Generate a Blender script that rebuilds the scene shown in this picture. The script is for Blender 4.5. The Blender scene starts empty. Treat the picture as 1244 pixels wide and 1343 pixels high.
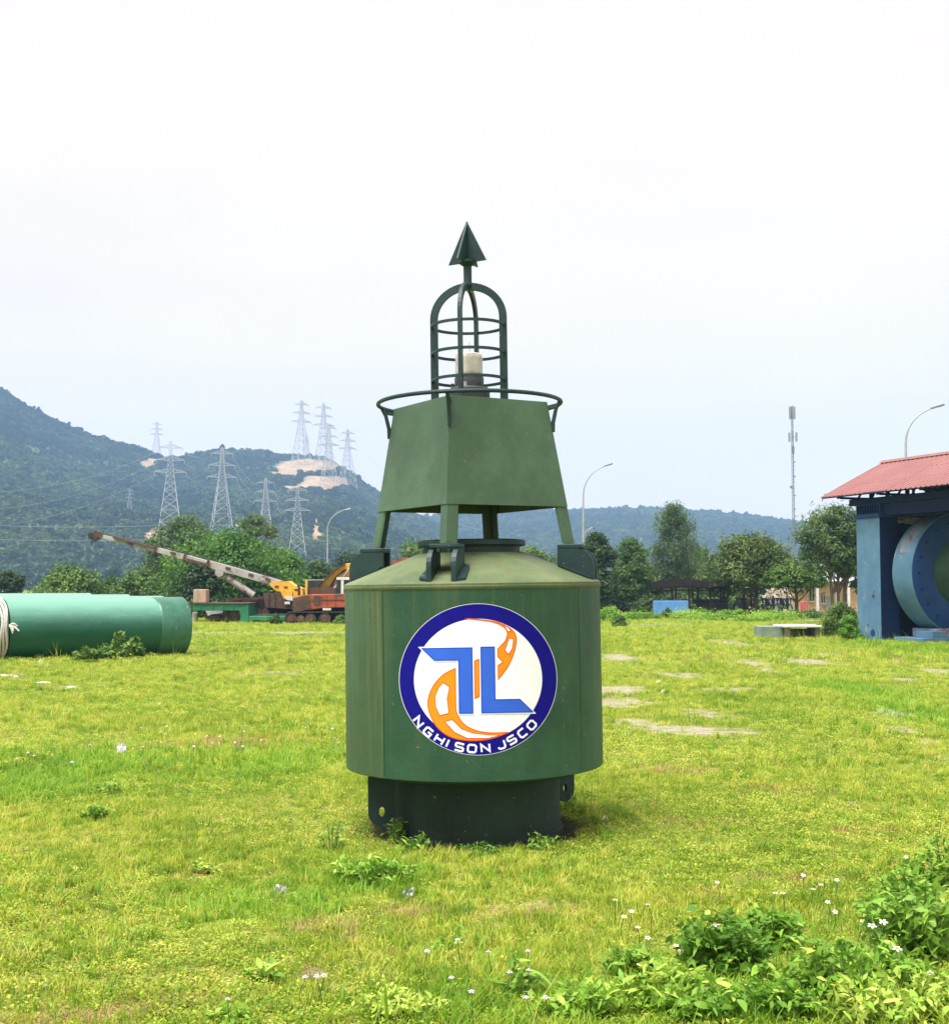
import bpy, bmesh, math, random
import numpy as np
from mathutils import Vector, Matrix, Euler
from mathutils.geometry import tessellate_polygon

random.seed(7)
R = math.radians
sc = bpy.context.scene
COL = sc.collection

# ------------------------------------------------------------------ camera, sky, sun, exposure
F = 1690.0                      # focal length in photo pixels (1244 wide)
CX, CY, HOR, EYE = 622.0, 671.5, 767.0, 1.5
cam_d = bpy.data.cameras.new('camera')
cam_d.sensor_fit = 'HORIZONTAL'
cam_d.sensor_width = 36.0
cam_d.lens = 36.0 * F / 1244.0
cam_d.clip_start = 0.05
cam_d.clip_end = 6000
cam = bpy.data.objects.new('camera', cam_d)
COL.objects.link(cam)
PITCH = math.atan((HOR - CY) / F)
cam.location = (0, 0, EYE)
cam.rotation_euler = (R(90) + PITCH, 0, 0)
sc.camera = cam

SUN_EL, SUN_AZ = R(68), R(-138)      # azimuth clockwise from +Y: from the left, a little behind the camera
world = bpy.data.worlds.new('World')
sc.world = world
world.use_nodes = True
wn, wl = world.node_tree.nodes, world.node_tree.links
wn.clear()
w_out = wn.new('ShaderNodeOutputWorld')
w_bg = wn.new('ShaderNodeBackground')
w_sky = wn.new('ShaderNodeTexSky')
w_sky.sky_type = 'NISHITA'
w_sky.sun_disc = False
w_sky.sun_elevation = SUN_EL
w_sky.sun_rotation = SUN_AZ
w_tc = wn.new('ShaderNodeTexCoord')
w_map = wn.new('ShaderNodeMapping')
w_map.inputs['Scale'].default_value = (1.0, 1.0, 3.5)
w_no = wn.new('ShaderNodeTexNoise')
w_no.inputs['Scale'].default_value = 2.2
w_no.inputs['Detail'].default_value = 6
w_no.inputs['Roughness'].default_value = 0.55
w_rmp = wn.new('ShaderNodeValToRGB')
w_rmp.color_ramp.elements[0].position = 0.36
w_rmp.color_ramp.elements[0].color = (10.9, 9.85, 9.35, 1)
w_rmp.color_ramp.elements[1].position = 0.62
w_rmp.color_ramp.elements[1].color = (11.7, 10.5, 10.0, 1)
w_mix = wn.new('ShaderNodeMix')
w_mix.data_type = 'RGBA'
w_mix.inputs['Factor'].default_value = 0.97
wl.new(w_tc.outputs['Generated'], w_map.inputs['Vector'])
wl.new(w_map.outputs['Vector'], w_no.inputs['Vector'])
wl.new(w_no.outputs['Fac'], w_rmp.inputs['Fac'])
wl.new(w_sky.outputs['Color'], w_mix.inputs['A'])
wl.new(w_rmp.outputs['Color'], w_mix.inputs['B'])
wl.new(w_mix.outputs['Result'], w_bg.inputs['Color'])
w_bg.inputs['Strength'].default_value = 0.0352
wl.new(w_bg.outputs['Background'], w_out.inputs['Surface'])

sun_d = bpy.data.lights.new('sun', 'SUN')
sun_d.energy = 2.9
sun_d.angle = R(40)
sun_d.color = (1.0, 0.985, 0.96)
sun = bpy.data.objects.new('sun', sun_d)
COL.objects.link(sun)
sd = Vector((math.sin(SUN_AZ) * math.cos(SUN_EL), math.cos(SUN_AZ) * math.cos(SUN_EL), math.sin(SUN_EL)))
sun.rotation_euler = sd.to_track_quat('Z', 'Y').to_euler()
sun.location = sd * 60

sc.view_settings.view_transform = 'Standard'
sc.view_settings.look = 'None'
sc.view_settings.gamma = 1.0
sc.view_settings.use_curve_mapping = False
sc.view_settings.exposure = 1.55
sc.render.engine = 'CYCLES'
sc.cycles.max_bounces = 5
sc.cycles.diffuse_bounces = 2
sc.cycles.glossy_bounces = 2
sc.cycles.transmission_bounces = 3
sc.cycles.transparent_max_bounces = 6
sc.cycles.volume_bounces = 1
sc.cycles.caustics_reflective = False
sc.cycles.caustics_refractive = False
sc.cycles.use_denoising = True
sc.cycles.sample_clamp_indirect = 6

# ------------------------------------------------------------------ helpers: measuring
def at(x, y, Y):
    """world point at depth Y seen at photo pixel (x, y)"""
    cp, sp = math.cos(PITCH), math.sin(PITCH)
    dx, dz, dy = (x - CX) / F, (CY - y) / F, 1.0
    wy = dy * cp - dz * sp
    wz = dy * sp + dz * cp
    k = Y / wy
    return Vector((dx * k, Y, EYE + wz * k))

def gx(x, Y):
    return (x - CX) / F * Y

def gd(y):
    return EYE * F / (y - HOR)

def mpp(Y):
    return Y / F

# ------------------------------------------------------------------ helpers: noise
def vnoise(x, y, seed=0):
    x = np.asarray(x, dtype=np.float64); y = np.asarray(y, dtype=np.float64)
    xi, yi = np.floor(x), np.floor(y)
    xf, yf = x - xi, y - yi
    def h(a, b):
        v = np.sin(a * 127.1 + b * 311.7 + seed * 74.7) * 43758.5453
        return v - np.floor(v)
    u, v = xf * xf * (3 - 2 * xf), yf * yf * (3 - 2 * yf)
    return (h(xi, yi) * (1 - u) + h(xi + 1, yi) * u) * (1 - v) + (h(xi, yi + 1) * (1 - u) + h(xi + 1, yi + 1) * u) * v

def fbm(x, y, seed=0, o=4):
    s, a, t = 0, 0.5, 0
    for i in range(o):
        s = s + a * vnoise(x * 2 ** i, y * 2 ** i, seed + i * 3)
        t += a
        a *= 0.5
    return s / t

# ------------------------------------------------------------------ helpers: materials
MATS = {}
def _new(name):
    m = bpy.data.materials.new(name)
    m.use_nodes = True
    n, l = m.node_tree.nodes, m.node_tree.links
    return m, n, l, n['Principled BSDF']

def noise(n, l, scale, detail=4, rough=0.55, stretch=None, coord='Object'):
    tc = n.new('ShaderNodeTexCoord')
    src = tc.outputs[coord] if coord != 'Position' else n.new('ShaderNodeNewGeometry').outputs['Position']
    if stretch:
        mp = n.new('ShaderNodeMapping')
        mp.inputs['Scale'].default_value = stretch
        l.new(src, mp.inputs['Vector'])
        src = mp.outputs['Vector']
    t = n.new('ShaderNodeTexNoise')
    t.inputs['Scale'].default_value = scale
    t.inputs['Detail'].default_value = detail
    t.inputs['Roughness'].default_value = rough
    l.new(src, t.inputs['Vector'])
    return t

def ramp(n, l, src, stops):
    r = n.new('ShaderNodeValToRGB')
    e = r.color_ramp.elements
    e[0].position, e[0].color = stops[0][0], (*stops[0][1], 1)
    e[1].position, e[1].color = stops[1][0], (*stops[1][1], 1)
    for p, c in stops[2:]:
        k = e.new(p)
        k.color = (*c, 1)
    l.new(src, r.inputs['Fac'])
    return r

def mixc(n, l, f, a, b, mode='MIX'):
    m = n.new('ShaderNodeMix')
    m.data_type = 'RGBA'
    m.blend_type = mode
    for s, v in (('Factor', f), ('A', a), ('B', b)):
        if isinstance(v, (int, float)):
            m.inputs[s].default_value = v
        elif isinstance(v, tuple):
            m.inputs[s].default_value = (*v, 1)
        else:
            l.new(v, m.inputs[s])
    return m.outputs['Result']

def mrange(n, l, src, a, b, lo=0.0, hi=1.0):
    m = n.new('ShaderNodeMapRange')
    m.inputs['From Min'].default_value = a
    m.inputs['From Max'].default_value = b
    m.inputs['To Min'].default_value = lo
    m.inputs['To Max'].default_value = hi
    l.new(src, m.inputs['Value'])
    return m.outputs['Result']

def bump(n, l, bsdf, height, strength=0.2, dist=0.02):
    b = n.new('ShaderNodeBump')
    b.inputs['Strength'].default_value = strength
    b.inputs['Distance'].default_value = dist
    l.new(height, b.inputs['Height'])
    l.new(b.outputs['Normal'], bsdf.inputs['Normal'])

def pmat(name, c1, c2=None, scale=4.0, rough=0.6, metal=0.0, bmp=0.0, bscale=30, c3=None, c3scale=9, c3lo=0.60, c3hi=0.68, stretch=None, spec=None, coord='Object'):
    """painted / weathered solid: two tones by noise, optional spots of a third, fine bump"""
    if name in MATS:
        return MATS[name]
    m, n, l, b = _new(name)
    c2 = c2 or tuple(v * 0.75 for v in c1)
    t = noise(n, l, scale, 5, 0.6, stretch, coord)
    col = ramp(n, l, t.outputs['Fac'], [(0.35, c2), (0.65, c1)]).outputs['Color']
    if c3:
        t3 = noise(n, l, c3scale, 6, 0.65, stretch, coord)
        col = mixc(n, l, mrange(n, l, t3.outputs['Fac'], c3lo, c3hi), col, c3)
    l.new(col, b.inputs['Base Color'])
    b.inputs['Roughness'].default_value = rough
    b.inputs['Metallic'].default_value = metal
    if spec is not None:
        b.inputs['Specular IOR Level'].default_value = spec
    if bmp:
        tb = noise(n, l, bscale, 4, 0.6, None, coord)
        bump(n, l, b, tb.outputs['Fac'], bmp, 0.01)
    MATS[name] = m
    return m

def leafmat(name, stops, scale=1.2, trans=0.35, rough=0.55, rnd=0.35, fine=9.0):
    """foliage: clump tone by world noise, random tone by instance, part of the light passes through"""
    if name in MATS:
        return MATS[name]
    m, n, l, b = _new(name)
    t = noise(n, l, scale, 3, 0.6, None, 'Position')
    t2 = noise(n, l, fine, 2, 0.6, None, 'Position')
    oi = n.new('ShaderNodeObjectInfo')
    a = n.new('ShaderNodeMath'); a.operation = 'MULTIPLY_ADD'
    l.new(oi.outputs['Random'], a.inputs[0]); a.inputs[1].default_value = rnd; a.inputs[2].default_value = -rnd / 2
    s = n.new('ShaderNodeMath'); s.operation = 'ADD'
    l.new(t.outputs['Fac'], s.inputs[0]); l.new(a.outputs[0], s.inputs[1])
    s2 = n.new('ShaderNodeMath'); s2.operation = 'MULTIPLY_ADD'
    l.new(t2.outputs['Fac'], s2.inputs[0]); s2.inputs[1].default_value = 0.7
    s3 = n.new('ShaderNodeMath'); s3.operation = 'ADD'
    l.new(s.outputs[0], s3.inputs[0]); s3.inputs[1].default_value = -0.35
    l.new(s3.outputs[0], s2.inputs[2])
    col = ramp(n, l, s2.outputs[0], stops).outputs['Color']
    l.new(col, b.inputs['Base Color'])
    b.inputs['Roughness'].default_value = rough
    b.inputs['Specular IOR Level'].default_value = 0.3
    tr = n.new('ShaderNodeBsdfTranslucent')
    l.new(col, tr.inputs['Color'])
    mx = n.new('ShaderNodeMixShader')
    mx.inputs['Fac'].default_value = trans
    l.new(b.outputs['BSDF'], mx.inputs[1]); l.new(tr.outputs['BSDF'], mx.inputs[2])
    l.new(mx.outputs['Shader'], n['Material Output'].inputs['Surface'])
    MATS[name] = m
    return m

# ------------------------------------------------------------------ helpers: objects
def prop(o, label=None, cat=None, group=None, kind=None):
    if label: o['label'] = label
    if cat: o['category'] = cat
    if group: o['group'] = group
    if kind: o['kind'] = kind
    return o

def thing(name, loc, label, cat, group=None, rz=0.0, ry=0.0):
    o = bpy.data.objects.new(name, None)
    o.empty_display_size = 0.1
    COL.objects.link(o)
    o.location = loc
    o.rotation_euler = (0, ry, rz)
    return prop(o, label, cat, group)

def copy_tree(o, parent=None):
    c = o.copy()
    COL.objects.link(c)
    c.parent = parent
    for ch in list(o.children):
        copy_tree(ch, c)
    return c

def root_loc(p):
    v = Vector((0, 0, 0))
    while p is not None:
        v += Vector(p.location)
        p = p.parent
    return v

class MB:
    def __init__(s):
        s.v, s.f = [], []
    def add(s, vs, fs):
        b = len(s.v)
        s.v += [tuple(v) for v in vs]
        s.f += [tuple(b + i for i in f) for f in fs]
        return s
    def box(s, c, d, rot=None):
        c = Vector(c)
        vs = []
        for z in (-.5, .5):
            for x, y in ((-.5, -.5), (.5, -.5), (.5, .5), (-.5, .5)):
                p = Vector((x * d[0], y * d[1], z * d[2]))
                if rot is not None:
                    p = rot @ p
                vs.append(c + p)
        return s.add(vs, [(3, 2, 1, 0), (4, 5, 6, 7), (0, 1, 5, 4), (1, 2, 6, 5), (2, 3, 7, 6), (3, 0, 4, 7)])
    def span(s, a, b):
        a, b = Vector(a), Vector(b)
        return s.box((a + b) / 2, [abs(b[i] - a[i]) for i in range(3)])
    def beam(s, a, b, w, h=None, up=(0, 0, 1), w2=None, h2=None):
        """rectangular bar from a to b: w across, h along 'up'"""
        h = h or w
        w2 = w if w2 is None else w2
        h2 = h if h2 is None else h2
        a, b = Vector(a), Vector(b)
        d = (b - a).normalized()
        up = Vector(up)
        if abs(d.dot(up)) > 0.98:
            up = Vector((1, 0, 0))
        sx = d.cross(up).normalized()
        uz = sx.cross(d).normalized()
        vs = []
        for p, ww, hh in ((a, w, h), (b, w2, h2)):
            for i, j in ((-1, -1), (1, -1), (1, 1), (-1, 1)):
                vs.append(p + sx * (i * ww / 2) + uz * (j * hh / 2))
        return s.add(vs, [(0, 1, 2, 3), (7, 6, 5, 4), (0, 4, 5, 1), (1, 5, 6, 2), (2, 6, 7, 3), (3, 7, 4, 0)])
    def tube(s, pts, r, n=10, closed=False, caps=True):
        pts = [Vector(p) for p in pts]
        k = len(pts)
        rs = r if isinstance(r, (list, tuple)) else [r] * k
        vs, fs = [], []
        ref = None
        for i, p in enumerate(pts):
            if closed:
                d = pts[(i + 1) % k] - pts[i - 1]
            else:
                d = pts[min(i + 1, k - 1)] - pts[max(i - 1, 0)]
            d.normalize()
            if ref is None:
                ref = Vector((0, 0, 1)) if abs(d.z) < 0.9 else Vector((1, 0, 0))
            a = d.cross(ref).normalized()
            b = a.cross(d).normalized()
            ref = b
            for j in range(n):
                t = 2 * math.pi * j / n
                vs.append(p + a * (math.cos(t) * rs[i]) + b * (math.sin(t) * rs[i]))
        m = k if closed else k - 1
        for i in range(m):
            for j in range(n):
                i2, j2 = (i + 1) % k, (j + 1) % n
                fs.append((i * n + j, i * n + j2, i2 * n + j2, i2 * n + j))
        if not closed and caps:
            fs.append(tuple(range(n))[::-1])
            fs.append(tuple((k - 1) * n + j for j in range(n)))
        return s.add(vs, fs)
    def lathe(s, prof, n=48, c=(0, 0, 0), axis='z', cap0=True, cap1=True):
        """prof: (radius, height) pairs"""
        vs, fs = [], []
        c = Vector(c)
        for r, h in prof:
            for j in range(n):
                t = 2 * math.pi * j / n
                x, y = r * math.cos(t), r * math.sin(t)
                if axis == 'z': p = Vector((x, y, h))
                elif axis == 'y': p = Vector((x, h, y))
                else: p = Vector((h, x, y))
                vs.append(c + p)
        for i in range(len(prof) - 1):
            for j in range(n):
                j2 = (j + 1) % n
                fs.append((i * n + j, i * n + j2, (i + 1) * n + j2, (i + 1) * n + j))
        if cap0: fs.append(tuple(range(n))[::-1])
        if cap1: fs.append(tuple((len(prof) - 1) * n + j for j in range(n)))
        return s.add(vs, fs)
    def prism(s, poly, off):
        """polygon of 3-D points pushed along off"""
        k = len(poly)
        off = Vector(off)
        vs = [Vector(p) for p in poly] + [Vector(p) + off for p in poly]
        fs = [tuple(range(k))[::-1], tuple(range(k, 2 * k))]
        for i in range(k):
            j = (i + 1) % k
            fs.append((i, j, k + j, k + i))
        return s.add(vs, fs)
    def pxbox(s, x0, y0, x1, y1, Y, dep):
        """box whose front shows at photo pixels x0..x1, y0..y1 at depth Y"""
        a, b = at(x0, y1, Y), at(x1, y0, Y)
        return s.span((a.x, Y, a.z), (b.x, Y + dep, b.z))
    def pxpoly(s, pts, Y, dep):
        return s.prism([at(x, y, Y) for x, y in pts], (0, dep, 0))
    def pxbeam(s, a, b, w, dep, Y, Y2=None):
        return s.beam(at(a[0], a[1], Y), at(b[0], b[1], Y2 or Y), dep, w * mpp(Y))
    def build(s, name, mat, parent=None, smooth=False, local=False, bevel=0.0):
        me = bpy.data.meshes.new(name)
        off = Vector((0, 0, 0)) if (local or parent is None) else root_loc(parent)
        me.from_pydata([(v[0] - off[0], v[1] - off[1], v[2] - off[2]) for v in s.v], [], s.f)
        bm = bmesh.new(); bm.from_mesh(me)
        bmesh.ops.recalc_face_normals(bm, faces=bm.faces)
        bm.to_mesh(me); bm.free()
        me.materials.append(mat)
        if smooth:
            me.polygons.foreach_set('use_smooth', [True] * len(me.polygons))
            me.set_sharp_from_angle(angle=R(35))
        o = bpy.data.objects.new(name, me)
        COL.objects.link(o)
        o.parent = parent
        if bevel:
            md = o.modifiers.new('bevel', 'BEVEL')
            md.width = bevel; md.segments = 2; md.limit_method = 'ANGLE'
        return o

def npmesh(name, verts, faces, mat, parent=None, smooth=False):
    me = bpy.data.meshes.new(name)
    verts = np.asarray(verts, dtype=np.float32); faces = np.asarray(faces, dtype=np.int32)
    k = faces.shape[1]
    me.vertices.add(len(verts)); me.vertices.foreach_set('co', verts.ravel())
    me.loops.add(faces.size); me.loops.foreach_set('vertex_index', faces.ravel())
    me.polygons.add(len(faces))
    me.polygons.foreach_set('loop_start', np.arange(0, faces.size, k, dtype=np.int32))
    if smooth:
        me.polygons.foreach_set('use_smooth', [True] * len(faces))
    me.update(calc_edges=True); me.validate()
    me.materials.append(mat)
    o = bpy.data.objects.new(name, me)
    COL.objects.link(o)
    o.parent = parent
    return o

# ------------------------------------------------------------------ ground
# bare, dry and lush spots of the lawn: (photo x, photo y, half-width in pixels, half-height in pixels)
PALE = [(812, 862, 26, 5), (954, 842, 26, 5), (985, 869, 26, 4), (1002, 879, 24, 5), (1085, 859, 24, 4), (805, 905, 42, 6), (812, 920, 44, 7),
        (917, 935, 36, 8), (832, 947, 30, 6), (900, 957, 66, 7), (974, 958, 20, 5), (1184, 891, 22, 5), (1232, 881, 26, 9), (1168, 935, 24, 6),
        (1180, 954, 20, 6), (1216, 970, 26, 6), (1234, 991, 22, 5), (700, 1182, 40, 6), (96, 900, 16, 3), (140, 896, 12, 3), (372, 1170, 22, 4),
        (360, 882, 60, 3), (1060, 868, 40, 4), (880, 885, 40, 4), (960, 1150, 22, 5), (20, 885, 22, 3), (950, 905, 50, 4)]
DRY = [(915, 1170, 26, 7), (1198, 1043, 24, 7), (1166, 1138, 26, 7), (1120, 1060, 30, 5), (965, 1150, 30, 5), (270, 1140, 26, 8), (430, 1215, 60, 12),
       (410, 1268, 40, 8), (880, 1010, 60, 6), (1010, 1035, 60, 6), (700, 1190, 60, 9), (1130, 1090, 60, 6), (830, 1060, 40, 6), (300, 975, 120, 7),
       (90, 1330, 90, 12), (200, 1310, 60, 10), (560, 1190, 70, 8), (1050, 1150, 40, 6), (900, 1080, 90, 6)]
LUSH = [(1200, 935, 50, 26), (1120, 905, 55, 14), (1190, 850, 60, 8), (140, 1000, 150, 28), (360, 1000, 90, 22), (350, 1180, 110, 26), (1000, 1300, 260, 50),
        (640, 1320, 160, 24), (60, 1030, 80, 20), (480, 1150, 90, 24)]
def spots(X, Y, L, seed, fr=1.0):
    m = np.zeros_like(X)
    n1 = fbm(X * 1.7, Y * 1.1, seed, 4)
    for x, y, a, b in L:
        d = gd(y)
        gs = 1.2 if L is PALE else 1.0
        cx, wx = gx(x, d), gs * a * mpp(d)
        wy = gs * 0.5 * (gd(y - b) - gd(y + b))
        q = ((X - cx) / wx) ** 2 + ((Y - d) / max(wy, 0.03)) ** 2
        m = np.maximum(m, np.exp(-q * 0.9) * (0.45 + 1.1 * n1))
    return m
def ground_z(X, Y):
    near = np.clip(1 - np.asarray(Y) / 60.0, 0, 1)
    z = (fbm(X * 0.9, Y * 0.9, 5, 3) - 0.5) * 0.07 * near + (fbm(X * 0.25, Y * 0.25, 8, 2) - 0.5) * 0.06 * near
    r = np.hypot(X, np.asarray(Y) - 8.0)
    return z * np.clip((r - 0.4) / 1.2, 0, 1)

xs = [0.0]
while xs[-1] < 15: xs.append(xs[-1] + 0.14)
while xs[-1] < 1500: xs.append(xs[-1] + 0.14 + (xs[-1] - 14.5) * 0.28)
xs = np.array([-v for v in xs[:0:-1]] + xs)
ys = [1.0]
while ys[-1] < 46: ys.append(ys[-1] + 0.10 + ys[-1] * 0.003)
while ys[-1] < 1500: ys.append(ys[-1] + 0.25 + (ys[-1] - 45.5) * 0.25)
ys = np.array([-120, -60, -25, -8, -2] + ys)
GX, GY = np.meshgrid(xs, ys)
GZ = ground_z(GX, GY)
nx, ny = len(xs), len(ys)
ii = (np.arange(ny - 1)[:, None] * nx + np.arange(nx - 1)[None, :]).ravel()
gfaces = np.stack([ii, ii + 1, ii + nx + 1, ii + nx], 1)

m, n, l, b = _new('lawn soil')
at_p = n.new('ShaderNodeAttribute'); at_p.attribute_name = 'pale'
at_d = n.new('ShaderNodeAttribute'); at_d.attribute_name = 'dry'
at_l = n.new('ShaderNodeAttribute'); at_l.attribute_name = 'lush'
t1 = noise(n, l, 0.55, 5, 0.6, None, 'Position')
t2 = noise(n, l, 9.0, 5, 0.7, None, 'Position')
t3 = noise(n, l, 45.0, 4, 0.7, None, 'Position')
base = ramp(n, l, t1.outputs['Fac'], [(0.34, (0.20, 0.255, 0.030)), (0.66, (0.31, 0.315, 0.052))]).outputs['Color']
base = mixc(n, l, mrange(n, l, t2.outputs['Fac'], 0.5, 0.75, 0, 0.6), base, (0.13, 0.16, 0.028))
base = mixc(n, l, mrange(n, l, t3.outputs['Fac'], 0.46, 0.58, 0, 0.9), base, (0.055, 0.045, 0.018))
base = mixc(n, l, at_l.outputs['Fac'], base, (0.14, 0.27, 0.02))
base = mixc(n, l, at_d.outputs['Fac'], base, (0.30, 0.22, 0.09))
sand = ramp(n, l, t2.outputs['Fac'], [(0.35, (0.20, 0.17, 0.10)), (0.65, (0.40, 0.36, 0.28))]).outputs['Color']
pm = n.new('ShaderNodeMath'); pm.operation = 'MULTIPLY_ADD'
t5 = noise(n, l, 5.0, 7, 0.8, (0.55, 1.3, 1), 'Position')
l.new(t5.outputs['Fac'], pm.inputs[0]); pm.inputs[1].default_value = 3.4; pm.inputs[2].default_value = -1.88
pa_ = n.new('ShaderNodeMath'); pa_.operation = 'ADD'
l.new(pm.outputs[0], pa_.inputs[0]); l.new(at_p.outputs['Fac'], pa_.inputs[1])
base = mixc(n, l, mrange(n, l, pa_.outputs[0], 0.38, 0.78, 0, 0.95), base, sand)
at_m = n.new('ShaderNodeAttribute'); at_m.attribute_name = 'foot_shadow'
base = mixc(n, l, at_m.outputs['Fac'], base, (0.030, 0.030, 0.014))  # contact shadow round the buoy foot, darkened into the soil colour
l.new(base, b.inputs['Base Color'])
b.inputs['Roughness'].default_value = 0.9
b.inputs['Specular IOR Level'].default_value = 0.1
bump(n, l, b, t3.outputs['Fac'], 0.5, 0.03)
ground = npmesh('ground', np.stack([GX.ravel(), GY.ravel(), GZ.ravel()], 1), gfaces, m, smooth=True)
prop(ground, 'yellow green lawn with sandy bare patches under everything', None, None, 'structure')
def g_attr(L, seed, lim=48):
    a = np.zeros(GX.size)
    sel = (GY.ravel() < lim) & (GY.ravel() > 2) & (np.abs(GX.ravel()) < 18)
    a[sel] = np.clip(spots(GX.ravel()[sel], GY.ravel()[sel], L, seed), 0, 1)
    return a
for nm, L, sd_ in (('pale', PALE, 3), ('dry', DRY, 13), ('lush', LUSH, 23)):
    v = g_attr(L, sd_)
    a = ground.data.attributes.new(nm, 'FLOAT', 'POINT')
    a.data.foreach_set('value', (v * (0.8 if nm != 'pale' else 1.0)).astype(np.float32))

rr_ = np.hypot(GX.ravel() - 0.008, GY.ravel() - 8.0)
a = ground.data.attributes.new('foot_shadow', 'FLOAT', 'POINT')
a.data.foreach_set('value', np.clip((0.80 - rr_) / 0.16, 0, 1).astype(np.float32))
M_conc = pmat('pale concrete', (0.32, 0.30, 0.25), (0.19, 0.18, 0.14), 3, 0.9, bmp=0.3, c3=(0.25, 0.25, 0.16))
def slab(name, x0, x1, y0, y1, label, h=0.04):
    Y0, Y1 = gd(y1), gd(y0)
    b = MB()
    k = 14
    top, bot = [], []
    for i in range(k + 1):
        t = i / k
        top.append((gx(x0 + (x1 - x0) * t, Y1), Y1 + random.uniform(-.25, .25), 0.004))
        bot.append((gx(x0 + (x1 - x0) * t, Y0), Y0 + random.uniform(-.25, .25), 0.004))
    b.prism(top + bot[::-1], (0, 0, h))
    o = b.build(name, M_conc)
    return prop(o, label, None, None, 'structure')
slab('path', 246, 640, 829.6, 832.4, 'thin pale concrete path behind the buoy and pipe')
slab('pavement', 826, 903, 819, 821.5, 'short pale concrete strip before the blue wall')
slab('pavement', 1046, 1078, 814.5, 816.5, 'small pale concrete strip before the peach house')

# ------------------------------------------------------------------ hills
def hill(name, ctrl, Y0, Yr, Yend, dirt, seed, label, pw=1.25, amp=9):
    cu = np.array([c[0] for c in ctrl], float); ce = np.array([c[1] for c in ctrl], float)
    def z_of(u, Y):
        e = np.interp(u, cu, ce)
        Yrr = Yr + 60 * (vnoise(u / 160.0, np.zeros_like(u), seed) - 0.5)
        H = e * Yrr / F + EYE
        t = np.clip((Y - Y0) / (Yrr - Y0), 0, 1)
        g = t ** pw * (1 - 0.0 * t)
        back = np.clip((Y - Yrr) / (Yend - Yrr), 0, 1)
        X = (u - CX) / F * Y
        nz = (fbm(X / 130.0, Y / 130.0, seed + 9, 4) - 0.5) * 2
        z = H * g * (1 - back ** 1.3) + nz * amp * np.clip(4 * g * (1 - g), 0, 1) * np.clip(e / 60, 0, 1)
        return z - 0.6 + 0 * X
    us = np.linspace(cu[0], cu[-1], 330)
    Ys = np.concatenate([np.linspace(Y0, Yr + 40, 120), np.linspace(Yr + 60, Yend, 14)])
    U, YY = np.meshgrid(us, Ys)
    Z = z_of(U, YY)
    X = (U - CX) / F * YY
    E = (Z - EYE) / YY * F
    Z = Z + (fbm(X / 9.0, YY / 9.0, seed + 2, 2) - 0.5) * 3.0 * np.clip((Z + 0.6) / 6, 0, 1)
    nu, nv = len(us), len(Ys)
    k = (np.arange(nv - 1)[:, None] * nu + np.arange(nu - 1)[None, :]).ravel()
    D = np.zeros_like(U)
    nn = fbm(X / 14, YY / 14, seed + 4, 3)
    for (u, y, a, bb) in dirt:
        D = np.maximum(D, np.clip(1.7 - ((U - u) / a) ** 2 - ((HOR - E - y) / bb) ** 2, 0, 1) * (0.35 + 1.2 * nn))
    D = np.clip((D - 0.28) * 3, 0, 1) * (YY < Yr + 20)
    m, n, l, b = _new(name + ' scrub')
    a1 = noise(n, l, 0.012, 5, 0.6, None, 'Position')
    a2 = noise(n, l, 0.12, 4, 0.65, None, 'Position')
    c = ramp(n, l, a1.outputs['Fac'], [(0.38, (0.036, 0.062, 0.050)), (0.5, (0.058, 0.088, 0.056)), (0.64, (0.120, 0.130, 0.068))]).outputs['Color']  # scrub greens tinted with some of the haze blue
    c = mixc(n, l, mrange(n, l, a2.outputs['Fac'], 0.4, 0.65, 0, 0.5), c, (0.034, 0.058, 0.046))
    ad = n.new('ShaderNodeAttribute'); ad.attribute_name = 'dirt'
    dc = ramp(n, l, a2.outputs['Fac'], [(0.35, (0.24, 0.17, 0.11)), (0.65, (0.38, 0.28, 0.19))]).outputs['Color']
    c = mixc(n, l, ad.outputs['Fac'], c, dc)
    l.new(c, b.inputs['Base Color'])
    b.inputs['Roughness'].default_value = 1.0
    b.inputs['Specular IOR Level'].default_value = 0.0
    o = npmesh(name, np.stack([X.ravel(), YY.ravel(), Z.ravel()], 1), np.stack([k, k + 1, k + nu + 1, k + nu], 1), m, smooth=True)
    at_ = o.data.attributes.new('dirt', 'FLOAT', 'POINT')
    at_.data.foreach_set('value', D.ravel().astype(np.float32))
    prop(o, label, None, None, 'structure')
    return z_of, (U, YY, X, Z, D)

LEFT = [(-420, 330), (-200, 318), (-80, 296), (0, 255), (30, 235), (80, 209), (120, 195), (165, 182), (192, 173), (215, 165), (240, 167), (285, 175), (330, 174),
        (370, 170), (425, 170), (440, 162), (457, 149), (480, 130), (500, 118), (530, 100), (570, 78), (620, 48), (690, 14), (740, 0)]
RIGHT = [(300, 0), (380, 40), (450, 66), (520, 84), (600, 94), (680, 95), (745, 97), (800, 99), (850, 100), (900, 98), (950, 93), (1000, 88), (1050, 82), (1100, 77),
         (1200, 68), (1330, 52), (1500, 34), (1650, 0)]
DIRT_L = [(403, 612, 38, 9), (425, 634, 30, 10), (370, 622, 20, 4), (415, 694, 5, 14), (196, 607, 12, 5), (212, 704, 22, 10), (395, 640, 26, 4)]
zL, gL = hill('hill', LEFT, 330.0, 1000.0, 1260.0, DIRT_L, 3, 'wooded hill with pylons rising to the left edge')
zR, gR = hill('hill', RIGHT, 700.0, 1330.0, 1480.0, [], 11, 'long low wooded ridge fading blue behind the right trees', 1.05, 8)

# ------------------------------------------------------------------ scatter (stuff): forest on the hills, grass on the lawn
def proto_collection(name, objs):
    c = bpy.data.collections.new(name)
    for o in objs:
        for k in list(o.users_collection):
            k.objects.unlink(o)
        c.objects.link(o)
    return c

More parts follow.
